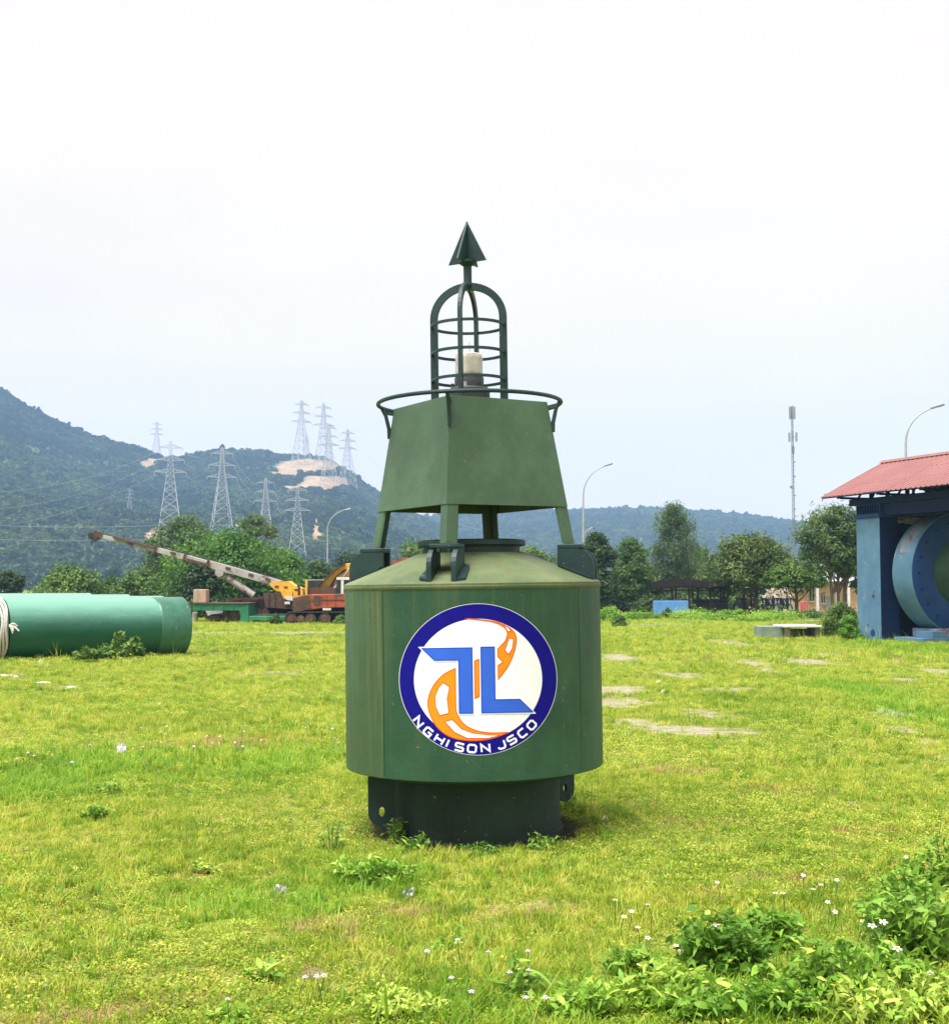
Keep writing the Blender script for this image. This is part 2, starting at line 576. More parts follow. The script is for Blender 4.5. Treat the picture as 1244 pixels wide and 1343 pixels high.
def scatter(name, pts, rot, scl, idx, coll, label, cat=None):
    me = bpy.data.meshes.new(name)
    n_ = len(pts)
    me.vertices.add(n_)
    me.vertices.foreach_set('co', np.asarray(pts, np.float32).ravel())
    for nm, tp, dat, fld in (('rot', 'FLOAT_VECTOR', rot, 'vector'), ('scl', 'FLOAT_VECTOR', scl, 'vector')):
        a = me.attributes.new(nm, tp, 'POINT')
        a.data.foreach_set(fld, np.asarray(dat, np.float32).ravel())
    a = me.attributes.new('idx', 'INT', 'POINT')
    a.data.foreach_set('value', np.asarray(idx, np.int32))
    o = bpy.data.objects.new(name, me)
    COL.objects.link(o)
    g = bpy.data.node_groups.new(name + '_nodes', 'GeometryNodeTree')
    g.interface.new_socket('Geometry', in_out='INPUT', socket_type='NodeSocketGeometry')
    g.interface.new_socket('Geometry', in_out='OUTPUT', socket_type='NodeSocketGeometry')
    gi, go = g.nodes.new('NodeGroupInput'), g.nodes.new('NodeGroupOutput')
    ins = g.nodes.new('GeometryNodeInstanceOnPoints')
    ci = g.nodes.new('GeometryNodeCollectionInfo')
    ci.inputs['Collection'].default_value = coll
    ci.inputs['Separate Children'].default_value = True
    ci.inputs['Reset Children'].default_value = True
    def na(nm, tp):
        q = g.nodes.new('GeometryNodeInputNamedAttribute')
        q.data_type = tp
        q.inputs['Name'].default_value = nm
        return q.outputs['Attribute']
    L_ = g.links.new
    L_(gi.outputs[0], ins.inputs['Points'])
    L_(ci.outputs[0], ins.inputs['Instance'])
    ins.inputs['Pick Instance'].default_value = True
    L_(na('idx', 'INT'), ins.inputs['Instance Index'])
    L_(na('rot', 'FLOAT_VECTOR'), ins.inputs['Rotation'])
    L_(na('scl', 'FLOAT_VECTOR'), ins.inputs['Scale'])
    L_(ins.outputs[0], go.inputs[0])
    md = o.modifiers.new('scatter', 'NODES')
    md.node_group = g
    return prop(o, label, cat, None, 'stuff')

rng = np.random.default_rng(5)

def leaf_quads(P, size, rng, up=0.4, out=None, droop=0.0, asp=0.55):
    """random leaf-sized quads at points P; returns verts, faces"""
    n_ = len(P)
    nrm = rng.normal(size=(n_, 3))
    nrm[:, 2] += up * 2
    if out is not None:
        nrm += out * 0.9
    nrm /= np.linalg.norm(nrm, axis=1)[:, None] + 1e-9
    t = rng.normal(size=(n_, 3))
    t[:, 2] -= droop * 3
    t -= nrm * np.sum(t * nrm, 1)[:, None]
    t /= np.linalg.norm(t, axis=1)[:, None] + 1e-9
    bt = np.cross(nrm, t)
    s = size * rng.uniform(0.55, 1.35, n_)[:, None]
    a, c = t * s, bt * s * asp
    V = np.stack([P - a, P + c * 0.9 - a * 0.1 + nrm * s * 0.12, P + a, P - c * 0.9 - a * 0.1 + nrm * s * 0.12], 1).reshape(-1, 3)
    Fq = np.arange(n_ * 4).reshape(-1, 4)
    return V, Fq

M_forest = leafmat('hill foliage', [(0.32, (0.026, 0.052, 0.046)), (0.5, (0.046, 0.086, 0.050)), (0.66, (0.105, 0.150, 0.060))], 0.014, 0.3, 0.9, 0.25, 0.08)  # leaf greens carry part of the distant haze's blue
fp = []
for k in range(5):
    r_ = np.random.default_rng(40 + k)
    P = r_.normal(size=(170, 3)); P /= np.linalg.norm(P, axis=1)[:, None]
    P *= r_.uniform(0.75, 1.08, 170)[:, None]
    if k == 4: P *= np.array([0.45, 0.45, 1.0])
    P *= np.array([1, 1, 0.75]); P[:, 2] += 0.75
    P[:, :2] += 0.15 * np.sin(P[:, 2:3] * 5 + k)
    V, Fq = leaf_quads(P, 0.30, r_, 0.5, None, 0, 0.8)
    fp.append(npmesh('canopy_%d' % k, V, Fq, M_forest))
C_forest = proto_collection('canopy_protos', fp)

def forest(name, z_of, g, N, seed, label, Ymax, hs, dens_cut=0.0):
    U, YY, X, Z, D = g
    r_ = np.random.default_rng(seed)
    u = r_.uniform(max(U.min(), -120), min(U.max(), 1370), N * 3)
    Y = U.min() * 0 + np.sqrt(r_.uniform(YY.min() ** 2, Ymax ** 2, N * 3))
    z = z_of(u, Y)
    us, Ys = U[0], YY[:, 0]
    iu = np.clip(np.searchsorted(us, u), 0, len(us) - 1); iy = np.clip(np.searchsorted(Ys, Y), 0, len(Ys) - 1)
    d = D[iy, iu]
    x = (u - CX) / F * Y
    dn = fbm(x / 55, Y / 55, seed, 3)
    ok = (d < 0.06) & (z > 0.2) & (dn > dens_cut + r_.uniform(-.12, .12, N * 3))
    u, Y, z, x, dn = u[ok][:N], Y[ok][:N], z[ok][:N], x[ok][:N], dn[ok][:N]
    k = len(u)
    s = hs * np.minimum(r_.lognormal(0, 0.32, k), 1.8) * (0.55 + 0.9 * dn)
    idx = r_.integers(0, 4, k)
    tall = r_.random(k) < 0.07
    idx[tall] = 4; s[tall] *= 1.35
    rot = np.zeros((k, 3)); rot[:, 2] = r_.uniform(0, 6.28, k)
    scl = np.stack([s, s, s * r_.uniform(0.8, 1.25, k)], 1)
    return scatter(name, np.stack([x, Y, z - 0.3], 1), rot, scl, idx, C_forest, label)
forest('hill_forest', zL, gL, 40000, 61, 'dense scrub and small trees covering the left hill', 1015, 1.35, 0.24)
forest('hill_forest', zR, gR, 22000, 62, 'woodland with haze blue in its greens covering the far right ridge', 1345, 1.7, 0.15)

# --- grass
M_grass = leafmat('lawn grass', [(0.25, (0.165, 0.285, 0.018)), (0.48, (0.340, 0.445, 0.032)), (0.72, (0.57, 0.585, 0.10))], 0.45, 0.45, 0.6, 0.55, 4.0)
M_creep = leafmat('creeping weed leaf', [(0.28, (0.160, 0.28, 0.018)), (0.5, (0.325, 0.44, 0.032)), (0.75, (0.53, 0.56, 0.095))], 0.5, 0.35, 0.5, 0.55, 5.0)
M_lush = leafmat('lush green blade', [(0.28, (0.12, 0.26, 0.014)), (0.5, (0.21, 0.39, 0.022)), (0.75, (0.35, 0.50, 0.05))], 0.9, 0.45, 0.5, 0.4, 6.0)
M_dry = leafmat('dry grass', [(0.28, (0.22, 0.12, 0.04)), (0.5, (0.38, 0.24, 0.09)), (0.75, (0.52, 0.40, 0.18))], 1.5, 0.3, 0.8, 0.4, 8.0)

def tuft(name, nb, h0, h1, rad, w, mat, seed, bend=0.6):
    r_ = np.random.default_rng(seed)
    V, Fs = [], []
    for i in range(nb):
        a, q = r_.uniform(0, 6.28), rad * math.sqrt(r_.random())
        p = np.array([math.cos(a) * q, math.sin(a) * q, -0.005])
        d = r_.uniform(0, 6.28); h = r_.uniform(h0, h1); bb = h * r_.uniform(0.15, 1.0) * bend
        dv = np.array([math.cos(d), math.sin(d), 0]); sv = np.array([-dv[1], dv[0], 0]) * w * r_.uniform(.7, 1.3)
        b0 = len(V)
        for t, ww in ((0, 1), (0.5, 0.85), (1.0, 0.12)):
            c = p + dv * bb * t ** 1.8 + np.array([0, 0, h * (t - 0.25 * t * t * bend)])
            V += [c - sv * ww * .5, c + sv * ww * .5]
        Fs += [(b0, b0 + 1, b0 + 3, b0 + 2), (b0 + 2, b0 + 3, b0 + 5, b0 + 4)]
    return npmesh(name, V, Fs, mat)
def creeper(name, nl, rad, ls, hh, mat, seed):
    r_ = np.random.default_rng(seed)
    q = rad * np.sqrt(r_.random(nl)); a = r_.uniform(0, 6.28, nl)
    P = np.stack([np.cos(a) * q, np.sin(a) * q, r_.uniform(0.004, hh, nl)], 1)
    V, Fq = leaf_quads(P, ls, r_, 0.9, None, 0, 0.5)
    return npmesh(name, V, Fq, mat)
gp = [tuft('p00', 20, .030, .060, .055, .0045, M_grass, 1, .9), tuft('p01', 20, .030, .070, .055, .0045, M_grass, 2, 1.0), tuft('p02', 16, .045, .085, .050, .005, M_grass, 3, .8),
      creeper('p03', 30, .060, .0085, .032, M_creep, 4), creeper('p04', 24, .060, .011, .040, M_creep, 5), creeper('p05', 34, .070, .0075, .028, M_creep, 6),
      tuft('p06', 14, .06, .13, .05, .005, M_lush, 7, .9), tuft('p07', 12, .05, .11, .05, .006, M_lush, 8, 1.1),
      tuft('p08', 16, .03, .07, .06, .004, M_dry, 9, 1.2), tuft('p09', 5, .14, .30, .04, .0035, M_grass, 10, .7),
      tuft('p10', 3, .10, .26, .03, .003, M_dry, 11, .8), creeper('p11', 7, .08, .013, .025, M_dry, 12), tuft('p12', 22, .06, .12, .04, .005, M_grass, 13, .9)]
C_grass = proto_collection('grass_protos', gp)

def lawn(name, Ya, Yb, dens, sc0, seed, label, tallness=1.0):
    r_ = np.random.default_rng(seed)
    half = 0.50
    A = half * (Yb ** 2 - Ya ** 2)
    N = int(A * dens)
    Y = np.sqrt(r_.uniform(Ya ** 2, Yb ** 2, N))
    X = r_.uniform(-half, half, N) * Y
    pale = spots(X, Y, PALE, 3); dry = spots(X, Y, DRY, 13); lush = spots(X, Y, LUSH, 23)
    pn = fbm(X * 0.8, Y * 0.8, 77, 4)
    keep = (r_.random(N) > np.clip((pale + 0.9 * (fbm(X * 3.5, Y * 5.0, 55, 3) - 0.5) - 0.26) * 1.7, 0, 0.93)) & (np.hypot(X - .008, Y - 8) > 0.66)
    keep &= r_.random(N) < 0.40 + 1.0 * pn
    X, Y, pale, dry, lush, pn = X[keep], Y[keep], pale[keep], dry[keep], lush[keep], pn[keep]
    k = len(X)
    rr = r_.random(k)
    cn = fbm(X * 0.5 + 31, Y * 0.5, 88, 3)
    idx = np.where(r_.random(k) < np.clip((cn - 0.36) * 3.2, 0.1, 0.85), r_.integers(3, 6, k), r_.integers(0, 3, k))
    idx = np.where(rr < np.clip(lush * 0.8 - 0.1, 0.012, 0.75), r_.integers(6, 8, k), idx)
    idx = np.where((r_.random(k) < np.clip(dry * 0.6 - 0.1, 0.012, 0.4)), 8, idx)
    idx = np.where((r_.random(k) < 0.004 * tallness), 9, idx)
    q1 = r_.random(k)
    idx = np.where(q1 < 0.003, 10, np.where(q1 < 0.020, 11, idx))
    tall = fbm(X * 1.3 + 9, Y * 1.3, 99, 3)
    idx = np.where((tall > 0.63) & (r_.random(k) < 0.25), np.where(r_.random(k) < .5, 12, 7), idx)
    s = sc0 * r_.uniform(0.7, 1.35, k) * (0.75 + 0.5 * pn)
    rot = np.stack([r_.normal(0, .12, k), r_.normal(0, .12, k), r_.uniform(0, 6.28, k)], 1)
    Z = ground_z(X, Y)
    return scatter(name, np.stack([X, Y, Z], 1), rot, np.stack([s, s, s], 1), idx, C_grass, label)
lawn('grass', 3.3, 10.5, 780, 0.76, 201, 'short yellow green grass and creeping weeds in the foreground')
lawn('grass', 10.5, 24.0, 250, 1.0, 202, 'short yellow green grass around and behind the buoy')
lawn('grass', 24.0, 62.0, 50, 1.6, 203, 'distant thin grass before pipe, machines and shed', 2.0)

# ------------------------------------------------------------------ the buoy
def paint(name, base, dark, streak=None, streak_amt=0.0, rough=0.55, seam=False, rust=None):
    m, n, l, b = _new(name)
    t = noise(n, l, 2.2, 5, 0.6)
    c = ramp(n, l, t.outputs['Fac'], [(0.35, dark), (0.65, base)]).outputs['Color']
    t2 = noise(n, l, 26.0, 5, 0.7)
    c = mixc(n, l, mrange(n, l, t2.outputs['Fac'], 0.5, 0.8, 0, 0.35), c, tuple(min(1, v * 1.5) for v in base))
    if streak:
        s1 = noise(n, l, 7.0, 4, 0.65, (1.6, 1.6, 0.10))
        s2 = noise(n, l, 22.0, 3, 0.6, (1.3, 1.3, 0.06))
        f = mrange(n, l, s1.outputs['Fac'], 0.50, 0.74, 0, streak_amt)
        f2 = mrange(n, l, s2.outputs['Fac'], 0.52, 0.72, 0, streak_amt * 0.6)
        mx = n.new('ShaderNodeMath'); mx.operation = 'MAXIMUM'
        l.new(f, mx.inputs[0]); l.new(f2, mx.inputs[1])
        fac = mx.outputs[0]
        if seam:          # the older plate left of the weld seam is bleached and stained olive; run-off is heaviest under the rim
            tc = n.new('ShaderNodeTexCoord'); sp = n.new('ShaderNodeSeparateXYZ')
            l.new(tc.outputs['Object'], sp.inputs[0])
            old = mrange(n, l, sp.outputs['X'], -0.515, -0.523)
            hz = mrange(n, l, sp.outputs['Z'], 0.5, 1.5, 0.35, 1.0)
            ad = n.new('ShaderNodeMath'); ad.operation = 'MULTIPLY_ADD'
            l.new(old, ad.inputs[0]); ad.inputs[1].default_value = 1.6; ad.inputs[2].default_value = 1.0
            mu = n.new('ShaderNodeMath'); mu.operation = 'MULTIPLY'
            l.new(fac, mu.inputs[0]); l.new(ad.outputs[0], mu.inputs[1])
            mu2 = n.new('ShaderNodeMath'); mu2.operation = 'MULTIPLY'
            l.new(mu.outputs[0], mu2.inputs[0]); l.new(hz, mu2.inputs[1])
            k2 = n.new('ShaderNodeMath'); k2.operation = 'MULTIPLY_ADD'
            l.new(old, k2.inputs[0]); k2.inputs[1].default_value = 0.22; l.new(mu2.outputs[0], k2.inputs[2])
            k2.use_clamp = True
            fac = k2.outputs[0]
        c = mixc(n, l, fac, c, streak)
    # chalking in broad blotches, small paint chips and rust freckles
    tcz = noise(n, l, 1.1, 6, 0.7)
    c = mixc(n, l, mrange(n, l, tcz.outputs['Fac'], 0.48, 0.68, 0, 0.38), c, tuple(min(1, v * 1.9 + 0.014) for v in base))
    tch = noise(n, l, 38.0, 3, 0.5)
    c = mixc(n, l, mrange(n, l, tch.outputs['Fac'], 0.715, 0.735, 0, 0.75), c, (0.16, 0.17, 0.11))
    trs = noise(n, l, 17.0, 5, 0.75)
    c = mixc(n, l, mrange(n, l, trs.outputs['Fac'], 0.70, 0.745, 0, 0.8), c, (0.13, 0.062, 0.028))
    if rust:
        t4 = noise(n, l, 11.0, 6, 0.7)
        c = mixc(n, l, mrange(n, l, t4.outputs['Fac'], 0.66, 0.72, 0, 0.7), c, rust)
    l.new(c, b.inputs['Base Color'])
    b.inputs['Roughness'].default_value = rough
    b.inputs['Specular IOR Level'].default_value = 0.35
    tb = noise(n, l, 60.0, 3, 0.6)
    tw = noise(n, l, 3.0, 2, 0.5)
    mm = n.new('ShaderNodeMath'); mm.operation = 'MULTIPLY_ADD'
    l.new(tw.outputs['Fac'], mm.inputs[0]); mm.inputs[1].default_value = 5.0; l.new(tb.outputs['Fac'], mm.inputs[2])
    bump(n, l, b, mm.outputs[0], 0.22, 0.008)
    MATS[name] = m
    return m
M_drum = paint('drum paint', (0.021, 0.074, 0.036), (0.016, 0.059, 0.030), (0.13, 0.155, 0.055), 0.32, 0.5, True)
M_deck = paint('deck paint', (0.110, 0.142, 0.062), (0.066, 0.105, 0.045), (0.18, 0.13, 0.06), 0.40, 0.6)
M_tower = paint('tower paint', (0.052, 0.100, 0.056), (0.044, 0.088, 0.050), (0.085, 0.115, 0.055), 0.25, 0.55)
M_dk = paint('dark green paint', (0.012, 0.036, 0.035), (0.009, 0.028, 0.028), None, 0, 0.5, False, (0.05, 0.05, 0.03))
M_foot = paint('foot paint', (0.011, 0.030, 0.019), (0.009, 0.021, 0.014), (0.03, 0.035, 0.02), 0.3, 0.7)

BD = 8.0
buoy = thing('navigation_buoy', (0.008, BD, 0.0), 'large green steel navigation buoy with round emblem, caged lantern and arrow topmark', 'buoy', None, 0.0, R(-0.85))
RD, ZB, ZT = 0.786, 0.405, 1.505
b = MB().lathe([(0.66, 0.372), (0.783, ZB), (RD, ZB + 0.004), (RD, ZT - 0.008), (RD - 0.006, ZT)], 128, cap0=False, cap1=False)
o_drum = b.build('drum', M_drum, buoy, True, True)
b = MB().lathe([(0.50, 0.375), (0.662, 0.371)], 96, cap0=False, cap1=False)
b.build('drum_bottom', M_foot, buoy, True, True)
b = MB().lathe([(RD + 0.004, ZT - 0.006), (RD + 0.004, ZT + 0.004), (RD - 0.012, ZT + 0.014), (0.33, ZT + 0.19), (0.0, ZT + 0.20)], 128, cap0=False, cap1=False)
o_deck = b.build('deck', M_deck, buoy, True, True)
b = MB().lathe([(0.525, -0.12), (0.52, 0.02), (0.515, 0.376)], 96, cap1=False)
o_foot = b.build('foot_cylinder', M_foot, buoy, True, True)
MB().lathe([(0.535, -0.10), (0.535, 0.03), (0.523, 0.034)], 96, cap1=False).build('weld_band', M_foot, o_foot, True, True)
a0 = math.asin(-0.518 / RD)
b = MB()
b.beam((RD * math.sin(a0), -RD * math.cos(a0), ZB + 0.02), (RD * math.sin(a0), -RD * math.cos(a0), ZT - 0.02), 0.012, 0.006, (math.sin(a0), -math.cos(a0), 0))
b.build('weld_seam', M_drum, o_drum, False, True)
for xs_ in (0.62,):
    a1 = math.asin(xs_ / RD)
    MB().beam((RD * math.sin(a1), -RD * math.cos(a1), ZB + 0.02), (RD * math.sin(a1), -RD * math.cos(a1), ZT - 0.02), 0.009, 0.004, (math.sin(a1), -math.cos(a1), 0)).build('weld_seam', M_drum, o_drum, False, True)
MB().lathe([(RD + 0.0005, ZT - 0.030), (RD + 0.006, ZT - 0.022), (RD + 0.006, ZT - 0.010), (RD + 0.0005, ZT - 0.004)], 128, cap0=False, cap1=False).build('rim_weld', M_deck, o_drum, True, True)
# hatch on the deck
hz = ZT + 0.185
b = MB().lathe([(0.30, hz - 0.03), (0.30, hz + 0.045)], 64)
o_h = b.build('hatch', M_dk, buoy, True, True)
MB().lathe([(0.325, hz + 0.045), (0.335, hz + 0.052), (0.335, hz + 0.078), (0.325, hz + 0.085)], 64).build('hatch_lid', M_dk, o_h, True, True)
# frame of the tower: corner directions turned 13 degrees
TA = R(13.0)
def corner(k, r, z):
    t = -math.pi / 2 - TA + k * math.pi / 2
    return Vector((r * math.cos(t), r * math.sin(t), z))
def cone_z(r):
    return ZT + 0.014 + (RD - 0.012 - r) / (RD - 0.012 - 0.33) * 0.176
def rc(z):
    return float(np.interp(z, [1.72, 1.97, 2.62], [0.648, 0.602, 0.487]))
Z_PB, Z_PT = 1.968, 2.618
for k in range(4):
    t = -math.pi / 2 - TA + k * math.pi / 2
    er, et = Vector((math.cos(t), math.sin(t), 0)), Vector((-math.sin(t), math.cos(t), 0))
    br = MB()
    br.prism([er * 0.55 + et * -0.088 + Vector((0, 0, 1.712)), er * 0.70 + et * -0.088 + Vector((0, 0, 1.712)),
              er * 0.70 + et * 0.088 + Vector((0, 0, 1.712)), er * 0.55 + et * 0.088 + Vector((0, 0, 1.712))], (0, 0, 0.024))
    o_b = br.build('bracket', M_dk, buoy, False, True, 0.004)
    for s in (-1, 1):
        prof = [(0.55, cone_z(0.55) - 0.03), (0.55, 1.711)]
        prof += [(0.665 + 0.105 * math.sin(q), 1.711 - 0.105 + 0.105 * math.cos(q)) for q in (0, .26, .52, .78, 1.05, 1.31, 1.57)]
        prof += [(0.770, cone_z(0.77) - 0.01)]
        sp_ = MB().prism([er * r_ + et * (s * 0.072 - 0.014) + Vector((0, 0, z_)) for r_, z_ in prof], et * 0.028)
        sp_.build('side_plate', M_dk, o_b, False, True)
        fl = MB().prism([er * r_ + et * (s * w_) + Vector((0, 0, cone_z(r_) + 0.002)) for r_, w_ in ((0.55, 0.087), (0.765, 0.087), (0.745, 0.135), (0.57, 0.12))], (0, 0, 0.012))
        fl.build('foot_flange', M_dk, o_b, False, True)
    for s in (-1, 1):
        MB().lathe([(0.012, 1.690), (0.012, 1.711)], 6, er * 0.70 + et * (s * 0.03)).build('bolt', M_dk, o_b, False, True)
    # leg: angle section standing on the bracket
    lg = MB()
    p0, p1 = corner(k, rc(1.742) - 0.035, 1.742), corner(k, rc(2.60) - 0.045, 2.60)
    for s in (-1, 1):
        q = Matrix.Rotation(s * R(45), 3, 'Z') @ et * s
        d0 = q * 0.0 - er * 0.0
        w = (et * s - er).normalized()
        nrm = Vector((0, 0, 1)).cross(w).normalized() * s
        lg.prism([p0 + er * 0.035, p0 + er * 0.035 + w * 0.072, p0 + er * 0.035 + w * 0.072 - er * 0.016 , p0 + er * 0.010], p1 - p0)
    lg.build('leg', M_tower, buoy, False, True)
for k in range(4):
    a_, c_ = corner(k, rc(Z_PB), Z_PB), corner(k + 1, rc(Z_PB), Z_PB)
    d_, e_ = corner(k + 1, rc(Z_PT), Z_PT), corner(k, rc(Z_PT), Z_PT)
    nrm = (c_ - a_).cross(e_ - a_).normalized()
    mid = (a_ + c_ + d_ + e_) / 4
    if nrm.dot(Vector((mid.x, mid.y, 0))) < 0: nrm = -nrm
    b = MB()
    # pane split into a grid with a very slight hand-beaten unevenness
    N = 8
    grid, back = [], []
    r_ = random.Random(k)
    for j in range(N + 1):
        for i in range(N + 1):
            u, v = i / N, j / N
            p = (a_ * (1 - u) + c_ * u) * (1 - v) + (e_ * (1 - u) + d_ * u) * v
            w = 0 if i in (0, N) or j in (0, N) else r_.uniform(-.0012, .0012)
            grid.append(p + nrm * (0.004 + w)); back.append(p - nrm * 0.002)
    fs = []
    Q = (N + 1) ** 2
    for j in range(N):
        for i in range(N):
            q0 = j * (N + 1) + i
            fs += [(q0, q0 + 1, q0 + N + 2, q0 + N + 1), (Q + q0 + N + 1, Q + q0 + N + 2, Q + q0 + 1, Q + q0)]
    edge = [(i, 0) for i in range(N)] + [(N, j) for j in range(N)] + [(i, N) for i in range(N, 0, -1)] + [(0, j) for j in range(N, 0, -1)]
    for t_ in range(len(edge)):
        (i0, j0), (i1, j1) = edge[t_], edge[(t_ + 1) % len(edge)]
        q0, q1 = j0 * (N + 1) + i0, j1 * (N + 1) + i1
        fs.append((q1, q0, Q + q0, Q + q1))
    b.add(grid + back, fs)
    b.build('panel', M_tower, buoy, True, True)
b = MB().prism([corner(k, rc(Z_PT) - 0.006, Z_PT - 0.014) for k in range(4)], (0, 0, 0.010))
b.build('top_plate', M_tower, buoy, False, True)
# guard ring round the top and its stays
RZ = 2.628
ring = MB().tube([(0.57 * math.cos(2 * math.pi * i / 72), 0.57 * math.sin(2 * math.pi * i / 72), RZ) for i in range(72)], 0.0125, 10, True)
o_r = ring.build('guard_ring', M_dk, buoy, True, True)
for k in range(4):
    t = -math.pi / 2 - TA + k * math.pi / 2
    er = Vector((math.cos(t), math.sin(t), 0))
    MB().tube([er * 0.568 + Vector((0, 0, RZ - 0.008)), er * 0.545 + Vector((0, 0, 2.575)), er * (rc(2.47) + 0.012) + Vector((0, 0, 2.49)), er * (rc(2.43) + 0.006) + Vector((0, 0, 2.43))],
              [0.012, 0.012, 0.013, 0.010], 8).build('stay', M_dk, o_r, True, True)
    MB().beam(er * 0.56 + Vector((0, 0, RZ - 0.03)), er * (rc(2.59) + 0.002) + Vector((0, 0, 2.585)), 0.012, 0.022).build('bracing', M_dk, o_r, False, True)
# lantern cage
RCG = 0.245
def hoop(ang, name):
    d = Vector((math.cos(ang), math.sin(ang), 0)); nn = Vector((-math.sin(ang), math.cos(ang), 0))
    path = [(-1.0, Z_PT - 0.01), (-1.0, 2.9), (-1.0, 3.168)]
    for i in range(1, 24):
        q = math.pi - math.pi * i / 24
        path.append((math.cos(q), 3.168 + 0.225 * math.sin(q)))
    path += [(1.0, 3.168), (1.0, 2.9), (1.0, Z_PT - 0.01)]
    b = MB(); vs = []; fs = []
    for i, (q, z) in enumerate(path):
        if z <= 3.168: nrm2 = Vector((math.copysign(1, q), 0))
        else: nrm2 = Vector((q, (z - 3.168) / 0.225)).normalized()
        for off in (0, -0.046):
            p = d * (q * RCG + nrm2.x * off) + Vector((0, 0, z + nrm2.y * off))
            vs += [p - nn * 0.011, p + nn * 0.011]
        if i:
            k = 4 * (i - 1)
            fs += [(k, k + 1, k + 5, k + 4), (k + 2, k + 6, k + 7, k + 3), (k, k + 4, k + 6, k + 2), (k + 1, k + 3, k + 7, k + 5)]
    b.add(vs, fs)
    return b.build(name, M_dk, buoy, False, True)
hoop(-TA, 'cage_hoop'); hoop(math.pi / 2 - TA, 'cage_hoop')
for z in (2.775, 2.945, 3.118):
    b = MB(); n_ = 64; vs = []; fs = []
    for i in range(n_):
        t = 2 * math.pi * i / n_
        for r_, zz in ((0.236, -0.0085), (0.236, 0.0085), (0.224, 0.0085), (0.224, -0.0085)):
            vs.append((r_ * math.cos(t), r_ * math.sin(t), z + zz))
        k, q = 4 * i, 4 * ((i + 1) % n_)
        fs += [(k + j, k + (j + 1) % 4, q + (j + 1) % 4, q + j) for j in range(4)]
    b.add(vs, fs).build('cage_ring', M_dk, buoy, True, True)
# topmark: stem, flared shoe and two crossed triangular plates
b = MB().lathe([(0.030, 3.375), (0.026, 3.40), (0.026, 3.52)], 20)
o_s = b.build('topmark_stem', M_dk, buoy, True, True)
MB().lathe([(0.028, 3.500), (0.056, 3.520), (0.056, 3.536)], 20).build('shoe', M_dk, o_s, True, True)
for ang in (-R(28), R(62)):
    d = Vector((math.cos(ang), math.sin(ang), 0)); nn = Vector((-d.y, d.x, 0)) * 0.006
    MB().prism([d * -0.133 + Vector((0, 0, 3.523)) - nn, d * 0.133 + Vector((0, 0, 3.523)) - nn, Vector((0, 0, 3.785)) - nn], nn * 2).build('topmark_plate', M_dk, o_s, False, True)
# lantern
M_lens = pmat('yellowed lens', (0.62, 0.60, 0.53), (0.46, 0.43, 0.36), 18, 0.35, bmp=0.1, c3=(0.30, 0.28, 0.2), c3lo=0.62, c3hi=0.7)
M_blk = pmat('dark rubber metal', (0.045, 0.055, 0.06), (0.03, 0.035, 0.04), 12, 0.6)
b = MB().lathe([(0.12, Z_PT), (0.128, Z_PT + 0.05), (0.128, Z_PT + 0.098), (0.118, Z_PT + 0.11)], 32)
o_l = b.build('lantern', M_blk, buoy, True, True)
MB().lathe([(0.090, Z_PT + 0.10), (0.092, Z_PT + 0.17), (0.084, Z_PT + 0.19)], 32).build('lamp_base', M_blk, o_l, True, True)
b = MB().lathe([(0.078, Z_PT + 0.185), (0.084, Z_PT + 0.20)] + [(0.084 + 0.003 * (i % 2), Z_PT + 0.205 + i * 0.0125) for i in range(9)] + [(0.082, Z_PT + 0.318), (0.070, Z_PT + 0.326)], 40)
b.build('lens', M_lens, o_l, True, True)
for i in range(6):
    t = i * math.pi / 3 + 0.3
    MB().lathe([(0.010, Z_PT + 0.105), (0.010, Z_PT + 0.135)], 6, (0.108 * math.cos(t), 0.108 * math.sin(t), 0)).build('bolt', M_lens if i == 4 else M_blk, o_l, False, True)
MB().tube([(0.005, 0, Z_PT + 0.32), (0.005, 0, Z_PT + 0.40)], 0.0015, 6).build('bird_spike', M_blk, o_l, False, True)
# mooring lugs under the rim
def lug(cx, cy, ang, zb, label):
    d = Vector((math.cos(ang), math.sin(ang), 0)); nn = Vector((-d.y, d.x, 0))
    outl = [(-0.080, 0.376)] + [(0.080 * math.cos(q), zb + 0.08 + 0.08 * math.sin(q)) for q in [math.pi + math.pi * i / 14 for i in range(15)]] + [(0.080, 0.376)]
    hole = [(0.017 * math.cos(2 * math.pi * i / 16), zb + 0.085 + 0.030 * math.sin(2 * math.pi * i / 16)) for i in range(16)]
    bm = bmesh.new()
    for sgn in (-1, 1):
        vo = [bm.verts.new(Vector((cx, cy, 0)) + d * u + nn * (0.014 * sgn) + Vector((0, 0, z))) for u, z in outl]
        vh = [bm.verts.new(Vector((cx, cy, 0)) + d * u + nn * (0.014 * sgn) + Vector((0, 0, z))) for u, z in hole]
        es = [bm.edges.new((vo[i], vo[(i + 1) % len(vo)])) for i in range(len(vo))] + [bm.edges.new((vh[i], vh[(i + 1) % 16])) for i in range(16)]
        bmesh.ops.triangle_fill(bm, use_beauty=True, edges=es)
        if sgn == -1: va, vb = vo, vh
        else:
            for i in range(len(vo)): bm.faces.new((va[i], va[(i + 1) % len(vo)], vo[(i + 1) % len(vo)], vo[i]))
            for i in range(16): bm.faces.new((vb[i], vb[(i + 1) % 16], vh[(i + 1) % 16], vh[i]))
    bmesh.ops.recalc_face_normals(bm, faces=bm.faces)
    me = bpy.data.meshes.new('mooring_lug'); bm.to_mesh(me); bm.free()
    me.materials.append(M_dk)
    o = bpy.data.objects.new('mooring_lug', me); COL.objects.link(o); o.parent = buoy
    o['label'] = label
lug(-0.553, -0.30, R(8), 0.085, 'dark green mooring lug with oval eye hanging at the left of the foot')
